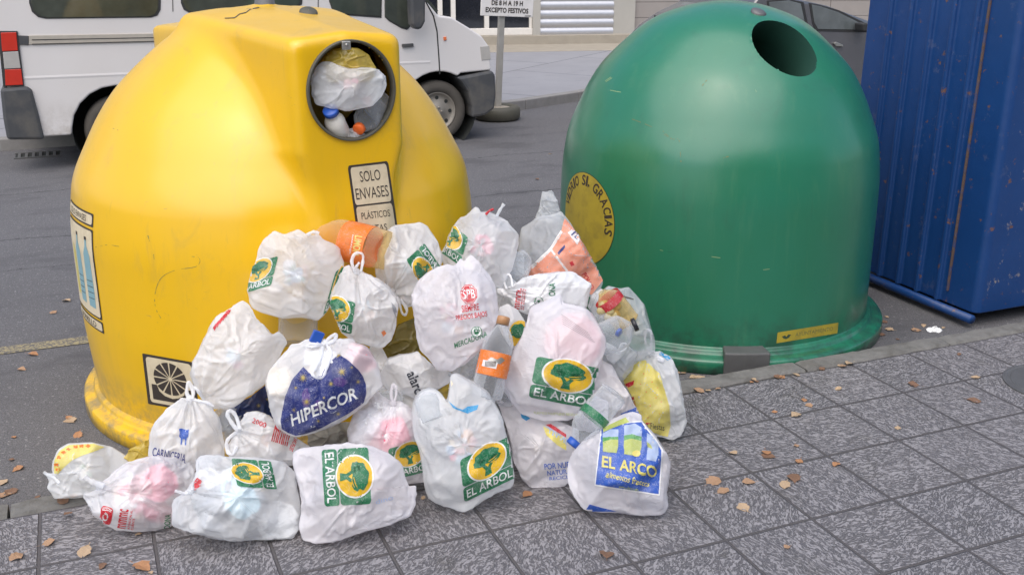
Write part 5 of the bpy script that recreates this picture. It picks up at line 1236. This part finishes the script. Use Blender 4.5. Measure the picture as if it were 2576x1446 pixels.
d.poly([(1654, 888), (1672, 884), (1688, 902), (1680, 906)], M['p_cyan'], 1)
d2 = Dec(); d2.text('Felices Fiestas', 0, 0, 1, 1, M['p_black'], 2, 0, .25).affine((1596, 1070), (1672, 1082), (1594, 1056)); d.join(d2); pr_dec(b9, d)
ribbon(b9, [(1632, 886), (1624, 862), (1623, 840), (1630, 828), (1638, 840), (1638, 864), (1635, 886)], 9); ribbon(b9, [(1634, 890), (1650, 896), (1664, 902), (1668, 908), (1654, 904)], 10); knotball(b9, 1633, 890, .017)
b26 = bag('white bag with a blue edge behind the blue printed bag and the clear bottle', [(1512, 905), (1540, 918), (1551, 941), (1577, 985), (1600, 1025), (1612, 1052), (1600, 1068), (1560, 1072), (1500, 1064), (1476, 1020), (1488, 960)], 4.44, .09, seed=26, mats='film_pink', fill=('c_white', 'c_cream'), nfill=6)
d = Dec(); d.poly([(1560, 1040), (1590, 1028), (1600, 1024), (1612, 1052), (1602, 1060)], M['p_blue'], 0); pr_dec(b26, d, 'blue_edge')
g = bag('tiny knotted scrap of clear bag between the bottle bag and the yellow lined bag', [(1524, 860), (1540, 868), (1556, 880), (1566, 866), (1572, 880), (1560, 900), (1545, 915), (1528, 905), (1518, 885)], 4.44, .035, mats='film_sheer', seed=27, nfill=0)
ribbon(g, [(1556, 884), (1562, 866), (1574, 864), (1574, 876), (1560, 886)], 6)
b10 = bag('round white bag with a big blue square print and yellow lettering, frontmost on the right', [(1514, 1075), (1534, 1055), (1564, 1045), (1590, 1040), (1613, 1047), (1613, 1062), (1634, 1083), (1655, 1108), (1676, 1138), (1688, 1168), (1683, 1198), (1678, 1234), (1681, 1273), (1664, 1293), (1614, 1297), (1564, 1292), (1514, 1289), (1471, 1281), (1452, 1262), (1437, 1236), (1428, 1211), (1427, 1180), (1432, 1155), (1446, 1131), (1471, 1106), (1494, 1086)], 'g', .17, big=((1466, 1165, 38, 'c_sky'), (1470, 1220, 34, 'c_cream'), (1550, 1268, 36, 'c_rose'), (1620, 1270, 34, 'c_white')), seed=10, mats='film_pink', fill=('c_white', 'c_pink', 'c_white', 'c_blue', 'c_cream', 'c_pink'), nfill=15, ctr=(1560, 1175))
def z5(x_, y_): return (1262.7+x_*.2511, 947+y_*.2511)
d = Dec(); Z = lambda L: [z5(*p) for p in L]
d.poly(Z([(930, 1090), (1580, 1190), (1610, 730), (1540, 620), (1440, 500), (1400, 440), (1200, 460), (990, 520)]), M['p_white'], 0)
d.poly(Z([(942, 1076), (1568, 1174), (1596, 740), (1530, 630), (1436, 516), (1395, 455), (1200, 472), (1000, 530)]), M['p_blue'], 1)
d.poly(Z([(1010, 750), (1150, 765), (1165, 700), (1168, 530), (1090, 530), (1012, 570)]), M['p_sky'], 2).poly(Z([(1010, 750), (1150, 765), (1165, 700), (1166, 600), (1012, 610)]), M['p_mid'], 3).poly(Z([(1010, 750), (1150, 765), (1165, 700), (1166, 630), (1090, 628), (1012, 660)]), M['p_lime'], 4)
d.poly(Z([(1225, 775), (1370, 800), (1395, 720), (1400, 510), (1330, 470), (1225, 490)]), M['p_sky'], 2).poly(Z([(1225, 775), (1370, 800), (1395, 720), (1398, 600), (1300, 575), (1222, 590)]), M['p_mid'], 3).poly(Z([(1225, 775), (1370, 800), (1395, 720), (1398, 645), (1300, 620), (1222, 640)]), M['p_lime'], 4).ell(z5(1345, 770), 11, 8, M['p_lemon'], 5, 20)
d.poly(Z([(1450, 830), (1540, 850), (1565, 790), (1566, 680), (1500, 590), (1452, 560)]), M['p_sky'], 2).poly(Z([(1450, 700), (1510, 730), (1490, 680), (1450, 650)]), M['p_lime'], 3)
d.poly(Z([(1010, 515), (1240, 410), (1275, 455), (1020, 555)]), M['p_lime'], 2)
pr_dec(b10, d, 'printed_panel')
d = Dec(); O, X, Y = z5(1000, 905), z5(1545, 1010), z5(1003, 790)
d.text('EL', 0, 0, .25, 1, M['p_lemon'], 6, .022).text('ARCO', .33, 0, .67, 1, M['p_lemon'], 6, .022).affine(O, X, Y)
d2 = Dec(); d2.text('alimentos frescos', 0, 0, 1, 1, M['p_lemon'], 6, .01, .3).affine(z5(1040, 1005), z5(1475, 1105), z5(1045, 945)); d.join(d2)
d2 = Dec(); d2.text('www.elarco.es', 0, 0, 1, 1, M['p_lime'], 6, .0).affine(z5(1170, 1105), z5(1360, 1140), z5(1172, 1075)); d.join(d2)
pr_dec(b10, d, 'printed_shop_name')
d = Dec(); d.poly(Z([(830, 1350), (880, 1275), (1000, 1310), (1150, 1345), (1250, 1395), (1100, 1390), (950, 1370)]), M['p_blue'], 0); pr_dec(b10, d, 'blue_edge')
b25 = bag('half clear coral pink printed bag crammed with wrappers, against the green container', [(1350, 547), (1366, 545), (1389, 545), (1411, 530), (1428, 552), (1453, 591), (1477, 631), (1502, 675), (1517, 709), (1505, 735), (1488, 750), (1455, 730), (1400, 706), (1364, 700), (1296, 712), (1284, 696), (1300, 672), (1303, 626), (1308, 591), (1310, 572), (1337, 559)], 4.78, .12, Tb=0.22, seed=25, mats='film_clear', fill=('c_pink', 'c_white', 'c_orange', 'c_cream', 'c_grey'), nfill=16, ctr=(1410, 640))
d = Dec(); d.poly([(1320, 688), (1384, 628), (1412, 580), (1420, 550), (1440, 572), (1468, 616), (1500, 668), (1516, 706), (1488, 742), (1440, 708), (1392, 700), (1350, 700), (1300, 706)], M['p_coral'], 0)
d.poly([(1316, 686), (1382, 625), (1410, 580), (1416, 584), (1386, 632), (1324, 692)], M['p_white'], 1).poly([(1382, 627), (1386, 624), (1432, 684), (1428, 688)], M['p_white'], 1)
d.poly([(1428, 586), (1448, 570), (1458, 604), (1452, 616)], M['p_white'], 1).poly([(1402, 636), (1420, 616), (1422, 622), (1406, 642)], M['p_navy'], 1)
d2 = Dec(); d2.text('POLLO', 0, 0, 1, 1, M['p_red'], 2, .02).affine((1462, 690), (1484, 730), (1474, 684)); d.join(d2)
d2 = Dec(); d2.text('1L', 0, 0, 1, 1, M['p_navy'], 2, .02).affine((1436, 590), (1452, 604), (1446, 582)); d.join(d2)
d.poly([(1432, 660), (1440, 656), (1445, 666), (1437, 670)], M['p_red'], 1); pr_dec(b25, d, 'printed_side')
g = bag('clear plastic wrapper standing up out of the coral bag', [(1364, 481), (1378, 482), (1388, 478), (1398, 500), (1406, 528), (1410, 548), (1396, 560), (1366, 556), (1348, 546), (1356, 516)], 4.84, .03, mats='film_clear', seed=33, nfill=0, name='plastic_wrapper', cat='wrapper', group=None)

# --- smaller bags and wrappers that close the gaps of the heap
FS = 'film_sheer'
bag('thin pale bag squeezed between the navy printed bag and the grey white lettered bag', [(935, 862), (958, 868), (975, 900), (968, 940), (975, 975), (950, 985), (940, 930), (925, 890)], 4.34, .05, seed=51, mats='film', nfill=3)
bag('knotted pale bag neck between the pink topped bag and the opaque sideways lettered bag', [(1250, 700), (1275, 690), (1300, 712), (1310, 745), (1295, 790), (1268, 800), (1250, 770), (1240, 730)], 4.62, .07, seed=52, mats=FS, nfill=4)
bag('wrinkled clear bag between the tall open bag and the yellow lined bag', [(1495, 850), (1530, 838), (1570, 858), (1604, 890), (1590, 930), (1560, 965), (1525, 960), (1498, 930)], 4.56, .09, Tb=0.2, seed=53, mats='film_clear', nfill=7, fill=('c_white', 'c_cream', 'c_grey'))
bag('creased white bag behind the knot of the low bag, dark logo scrap showing', [(925, 985), (950, 966), (1000, 970), (1046, 985), (1060, 1020), (1050, 1060), (1010, 1060), (960, 1040), (925, 1020)], 4.30, .07, seed=54, mats=FS, nfill=6, fill=('c_green', 'c_white', 'c_dark', 'c_cream'))
bag('pale bag filling the gap behind the butcher bag and the red lettered bag', [(560, 1015), (600, 1005), (650, 1012), (640, 1060), (600, 1100), (570, 1110), (556, 1060)], 4.34, .06, seed=55, mats='film_clear', nfill=5, fill=('c_sky', 'c_grey', 'c_white'))
bag('flat white bag deep in the heap left of the centre bottle', [(1140, 905), (1180, 890), (1215, 890), (1225, 940), (1215, 985), (1180, 960), (1140, 940)], 4.42, .05, seed=56, mats=FS, nfill=4, fill=('c_dark', 'c_grey', 'c_white'))
bag('white bag end between the coral bag and the green container', [(1490, 742), (1512, 728), (1540, 735), (1548, 770), (1525, 800), (1496, 798), (1480, 770)], 4.66, .05, Tb=0.2, seed=57, mats=FS, nfill=4)
bag('crumpled pale bag under the pink topped bag, left of the coral bag', [(1255, 660), (1290, 630), (1320, 640), (1322, 700), (1300, 730), (1262, 735)], 4.72, .06, seed=58, mats='film_clear', nfill=6, fill=('c_blue', 'c_white', 'c_dark'))
bag('white bag lower behind the slim bag and the clear bottle', [(1440, 1010), (1490, 990), (1530, 1010), (1530, 1060), (1490, 1085), (1450, 1080)], 4.34, .06, seed=59, mats='film_pink', nfill=4)
bag('dull white bag low behind the yellow lined bag beside the kerb', [(1540, 940), (1590, 920), (1640, 930), (1650, 1000), (1630, 1060), (1580, 1060)], 4.72, .08, seed=60, mats='film', nfill=4)

# =================================================================== LOOSE BOTTLES AND PACKAGING
def bottle(label, base, c0, cap, c1, r, capm='cap_blue', mat='pet', lab=None, ribs=0, group='empty bottles in the heap', name='bottle', neck=.36):
    A = atd(*base, c0); B_ = atd(*cap, c1); ax = B_-A; L = np.linalg.norm(ax); ax = ax/L; b = MB()
    pr2 = [(0, r*.2), (0, r*.80), (L*.02, r*.97)]
    n = 22
    for i in range(n+1):
        t = i/n; x_ = L*(.02+.60*t); rr_ = r*(1+.0*t)
        if ribs: rr_ *= 1-.05*abs(math.sin(t*ribs*math.pi))
        pr2.append((x_, rr_))
    pr2 += [(L*.70, r*.94), (L*.78, r*.74), (L*.85, r*.48), (L*.89, r*neck*.95), (L*.92, r*neck*.9)]
    b.lathe(A, ax, pr2, 32); v_ = np.array(b.v)
    v_ += np.array([noise.noise_vector(Vector(p)*14) for p in v_])*r*.10
    o = link(name, v_, b.f, M[mat], None, True, A); tagit(o, label, 'bottle', group)
    if capm:
        b = MB(); b.lathe(A, ax, [(L*.90, r*neck*1.0), (L*.90, r*neck*1.18), (L*.985, r*neck*1.18), (L, r*neck*1.05), (L, .0005)], 24); b.build('cap', M[capm], o, True)
    if lab:
        t0, t1, mm = lab; b = MB(); b.lathe(A, ax, [(L*t0, r*1.035), (L*(t0+t1)/2, r*1.05), (L*t1, r*1.035)], 32); lo = b.build('label', M[mm], o, True)
        return o, lo, (A, ax, L, b)
    return o, None, None
o, lo, q = bottle('large amber tinted bottle with orange label lying on its side on the heap', (978, 632), 4.28, (762, 578), 4.42, .085, 'cap_green', 'pet_amber', (.18, .48, 'p_orange'))
sf = bvh_surf([tuple(v.co+o.location) for v in lo.data.vertices], [tuple(p.vertices) for p in lo.data.polygons])
d = Dec(); d.text('LIMON', 0, .3, 1, .6, M['p_lemon'], 0, .022).text('NARANJA', 0, .05, 1, .14, M['p_white'], 0, .02).affine((884, 590), (876, 638), (915, 596)); stick('label_lettering', d, sf, lo, 6)
o, lo, q = bottle('clear bottle with torn orange label and tan cap standing in the middle of the heap', (1222, 1004), 4.08, (1268, 796), 4.12, .062, 'cap_brown', 'pet', (.28, .56, 'p_orange'))
sf = bvh_surf([tuple(v.co+o.location) for v in lo.data.vertices], [tuple(p.vertices) for p in lo.data.polygons])
d = Dec(); d.poly([(1226, 905), (1236, 898), (1250, 904), (1262, 898), (1270, 906), (1258, 916), (1240, 912)], M['zinc'], 0)
for i in range(9): d.poly([(1222+i*3, 908), (1223.6+i*3, 908), (1221.6+i*3, 922), (1220+i*3, 922)], M['ink'], 1)
d.poly([(1216, 904), (1252, 912), (1248, 928), (1212, 920)], M['p_white'], 0); stick('label_lettering', d, sf, lo, 6)
bottle('grey clear bottle hanging below the big sheer bag on the left', (750, 868), 4.30, (752, 745), 4.36, .083, None)
o, lo, q = bottle('ribbed clear bottle with blue cap and green label lying behind the blue printed bag', (1545, 985), 4.10, (1437, 1120), 4.06, .062, 'cap_blue', 'pet', (.40, .52, 'p_green'), ribs=14)
bottle('frosted clear bottle with black cap poking out of the bottle bag', (1500, 860), 4.42, (1602, 814), 4.40, .070, 'cap_black', 'pet')
bottle('clear bottle with red wrapper and green contents at the top of the bottle bag', (1580, 812), 4.52, (1508, 726), 4.48, .060, None, 'pet_amber', (.55, .75, 'p_red'))
bottle('dark crushed bottle end behind the centre bottle', (1150, 960), 4.32, (1200, 880), 4.36, .05, None)
bottle('crushed clear bottle below the pink bag on the heap', (1300, 700), 4.62, (1318, 628), 4.7, .05, None)
o, lo, q = bottle('empty clear bottle sticking out of the open standing bag', (1092, 1060), 4.02, (1066, 976), 4.06, .055, None)
bottle('small clear bottle lying under the red wrapped one in the bottle bag', (1500, 800), 4.50, (1560, 838), 4.44, .045, 'cap_blue')
bottle('clear bottle half buried between the standing bag and the centre bottle', (1262, 1010), 4.22, (1290, 930), 4.3, .045, None)
bottle('crushed clear bottle behind the low knotted bag', (960, 1010), 4.22, (1020, 992), 4.24, .04, None)
b = MB(); p = atd(797, 848, 4.0); b.box(p, (.045, .02, .05), 0, np.array(Matrix.Rotation(.5, 3, 'Y'))); o = b.build('juice_carton', M['cap_blue'], None, False, p); bevel(o, .004); tagit(o, 'small blue carton poking up behind the knot of the navy printed bag', 'carton')
M['lump'] = simple('beige_foam', (.42, .35, .17), .7)
# cork stoppers / potatoes seen in the bottle bag
for i, (u, v, r) in enumerate(((1520, 768, .024), (1536, 780, .026), (1550, 770, .022), (1548, 792, .024), (1530, 796, .02), (1512, 782, .02))):
    c_ = atd(u, v, 4.47); b = MB(); vs = []
    for a in range(9):
        for j in range(12):
            t = math.pi*a/8; s_ = 2*math.pi*j/12; dd_ = np.array([math.sin(t)*math.cos(s_), math.sin(t)*math.sin(s_), math.cos(t)]); vs.append(c_+dd_*r*(1+.2*noise.noise(Vector(dd_*1.5)+Vector((i, 0, 0)))))
    b.add(vs, [(a*12+j, a*12+(j+1) % 12, (a+1)*12+(j+1) % 12, (a+1)*12+j) for a in range(8) for j in range(12)])
    o = b.build('foam_ball', M['lump'], None, True, c_); tagit(o, 'small beige foam lump inside the clear bag beside the green container', 'foam lump', 'beige foam lumps in the bottle bag')
# cardboard disc in the open bag
c_ = atd(1440, 860, 4.20); b = MB(); nn = nrm(np.array([-.35, -.9, .25])); b.lathe(c_, nn, [(0, .001), (0, .115), (.004, .118), (.008, .115), (.008, .001)], 48)
o = b.build('paper_plate', M['c_pink'], None, False, c_); tagit(o, 'round pinkish paper disc standing inside the tall open bag', 'paper plate')

# --- stuffed into the yellow opening
hx = lambda u, v, dd_=.0: onp(u, v, holec+hn*dd_, hn)
def inbag(label, poly, dd_, T, mats, fill, seed, nf=6, knot=None):
    pc = np.array(poly, float).mean(0); p = hx(pc[0], pc[1], dd_); c = float(np.dot(p-CAM, fw))
    return bag(label, poly, c, T, T, knot, mats, fill, seed, 1.0, 1.0, nf, group=None, big=[(pc[0]+5, pc[1]-5, 34, fill[0]), (pc[0]-45, pc[1], 26, fill[-2]), (pc[0]+45, pc[1]+8, 26, fill[-1])])
inbag('yellowish bag stuffed in the top of the yellow container opening', [(812, 150), (838, 128), (862, 120), (900, 122), (925, 138), (944, 170), (940, 200), (880, 215), (820, 205)], -.03, .05, 'film_yellow', ('c_yellow', 'c_cream', 'c_rose'), 41, 5)
o = inbag('clear creased bag with pink packaging stuffed in the yellow container opening', [(796, 172), (812, 156), (832, 156), (850, 166), (880, 172), (910, 168), (940, 172), (968, 188), (973, 212), (960, 244), (938, 268), (880, 276), (830, 272), (796, 264), (785, 232), (786, 200)], .0, .06, 'film_sheer', ('c_pink', 'c_white', 'c_rose', 'c_grey', 'c_cream'), 42, 9)
inbag('scrap of white packaging at the bottom of the yellow container opening', [(868, 330), (886, 322), (906, 330), (930, 345), (915, 350), (885, 350), (868, 346)], -.03, .02, 'film', ('c_white', 'c_white'), 43, 0)
def hbottle(label, base, cap, r, dd0, dd1, capm, mat):
    A = hx(*base, dd0); B_ = hx(*cap, dd1)
    return bottle(label, base, float(np.dot(A-CAM, fw)), cap, float(np.dot(B_-CAM, fw)), r, capm, mat, neck=.62 if mat == 'milk' else .36)
hbottle('white milk bottle with blue cap inside the opening of the yellow container', (866, 362), (830, 276), .044, -.10, .0, 'cap_blue', 'milk')
hbottle('clear bottle with orange cap low in the opening of the yellow container', (960, 256), (900, 328), .060, -.12, .0, 'cap_orange', 'pet')
hbottle('clear bottle with red cap pointing up in the opening of the yellow container', (974, 300), (922, 252), .045, -.16, -.03, 'cap_orange', 'pet')

# =================================================================== LITTER ON THE GROUND
M['leaf'] = [simple('dry_leaf_'+n_, c_, .7, var=.3, scale=60, bump=.3) for n_, c_ in (('tan', (.36, .22, .13)), ('brown', (.18, .10, .06)), ('orange', (.38, .19, .09)), ('pale', (.42, .30, .19)))]
leafm = []
for q in range(6):
    rnd = random.Random(q+20); n = 7; vs = []; L = 1.0
    for i in range(n+1):
        t = i/n; w = .44*math.sin(math.pi*min(1, t*1.02+.02))**.8*(1-.25*t)
        for s_ in (-1, -.5, 0, .5, 1):
            jag = 1+.25*rnd.uniform(-1, 1) if abs(s_) == 1 else 1
            vs.append((t-.5, s_*w*jag, .10*abs(s_)*w*3*rnd.uniform(.6, 1.3)+.10*math.sin(t*3.1+q)*rnd.uniform(.7, 1.1)))
    fs = [(i*5+j, i*5+j+1, (i+1)*5+j+1, (i+1)*5+j) for i in range(n) for j in range(4)]
    b = len(vs); vs += [(.5, -.015, .06), (.72, -.02, .12), (.72, .02, .12), (.5, .015, .06)]; fs.append((b, b+1, b+2, b+3))
    for mi, mm in enumerate(M['leaf']):
        me = bpy.data.meshes.new('fallen_leaf'); me.from_pydata(vs, [], fs); me.materials.append(mm); leafm.append(me)
def leaf(p, s, rnd):
    o = bpy.data.objects.new('fallen_leaf', rnd.choice(leafm)); COL.objects.link(o); o.location = (p[0], p[1], p[2]+.004)
    o.rotation_euler = (rnd.uniform(-.13, .13), rnd.uniform(-.1, .1), rnd.uniform(0, 6.28)); o.scale = (s, s, s*rnd.uniform(.5, 1.0))
    return o
rnd = random.Random(77)
pave = [(1110, 835), (1290, 850), (1280, 832), (1430, 797), (1445, 875), (1630, 893), (1010, 980), (1060, 1025), (1192, 982), (1375, 995), (1420, 963), (1165, 1110), (1385, 1308), (1320, 628), (1470, 568), (1495, 595), (1427, 645), (1940, 708), (2250, 338), (2330, 453), (2025, 492), (1640, 513), (2322, 570), (475, 1345), (75, 1043)]
gut = [(850, 430), (893, 452), (915, 456), (945, 460), (870, 440), (1940, 262), (1885, 150), (1920, 235), (2070, 195), (2030, 215), (1980, 230), (2170, 205), (1870, 175), (1830, 285), (1860, 240), (1900, 215)]
cr_ = [(940, 520), (1010, 515), (985, 520), (1035, 512), (1110, 490), (1215, 465), (1205, 478), (1255, 470), (1230, 474), (1340, 450), (1380, 440), (1360, 452), (1430, 440), (1490, 425), (1650, 395), (1670, 398), (2040, 325), (1700, 386), (1560, 410), (1180, 484)]
pl3 = [(85, 1360), (515, 1405), (710, 1410), (760, 1437), (700, 1245), (240, 1290), (2130, 1060), (430, 1330), (1290, 1500)]
rd3 = [(345, 655), (360, 645), (355, 670), (70, 755), (35, 900), (90, 915), (20, 1045), (80, 1035), (190, 1055), (5, 985), (10, 840), (395, 745), (335, 70), (75, 135), (270, 127), (165, 340), (285, 313), (110, 415), (55, 1030), (150, 1070), (60, 870)]
kb3 = [(315, 1072), (375, 1050), (345, 1138)]
for lst, f_, z_, lab, grp in ((pave, lambda p: (1288+p[0]/2, 723+p[1]/2), 0, 'small dry brown leaf lying on the grey pavement tiles', 'leaves on the pavement tiles'),
    (pl3, lambda p: (p[0]/2, 723+p[1]/2), 0, 'small dry brown leaf lying on the grey pavement tiles', 'leaves on the pavement tiles'),
    (cr_, lambda p: (1288+p[0]/2, 723+p[1]/2), 0.004, 'dry leaf caught along the joint between kerb and pavement tiles', 'leaves caught along the kerb joint'),
    (kb3, lambda p: (p[0]/2, 723+p[1]/2), .012, 'dry leaf resting on top of the stone kerb at the left', 'leaves on the kerb top'),
    (gut, lambda p: (1288+p[0]/2, 723+p[1]/2), ZR, 'dry leaf in the dark gutter beside the green container', 'leaves in the gutter by the green container'),
    (rd3, lambda p: (p[0]/2, 723+p[1]/2), ZR, 'dry leaf on the asphalt left of the yellow container', 'leaves on the asphalt at the left')):
    for ip_, p in enumerate(lst):
        if lst in (rd3, cr_, gut) and ip_ % 3 == 1: continue
        u, v = f_(p); P = atz(u, v, z_); o = leaf(P, rnd.choice((.03, .042, .05, .06, .07))*rnd.uniform(.85, 1.15)*(.8 if grp.startswith('leaves caught') else 1), rnd); tagit(o, lab, 'leaf', grp)
for i in range(12):
    u, v = rnd.uniform(1190, 2400), rnd.uniform(300, 700); P = atz(u, v, ZR)
    if min(np.hypot(*(P[:2]-YC)), np.hypot(*(P[:2]-GC))) < 1.12: continue
    o = leaf(P, rnd.uniform(.04, .06), rnd); tagit(o, 'dry leaf on the roadway between the containers and the van', 'leaf', 'leaves on the roadway')
P = atz(2350, 832, ZR); b = MB(); vs = []
for a in range(11):
    for j in range(16):
        t = math.pi*a/10; s_ = 2*math.pi*j/16; dd_ = np.array([math.sin(t)*math.cos(s_), math.sin(t)*math.sin(s_)*.6, abs(math.cos(t))*.4]); vs.append(P+dd_*.05*(1+.9*noise.noise(Vector(dd_*4))))
b.add(vs, [(a*16+j, a*16+(j+1) % 16, (a+1)*16+(j+1) % 16, (a+1)*16+j) for a in range(10) for j in range(16)])
o = b.build('crumpled_tissue', M['c_white'], None, False, P); tagit(o, 'crumpled white tissue in the gutter by the blue container', 'tissue')
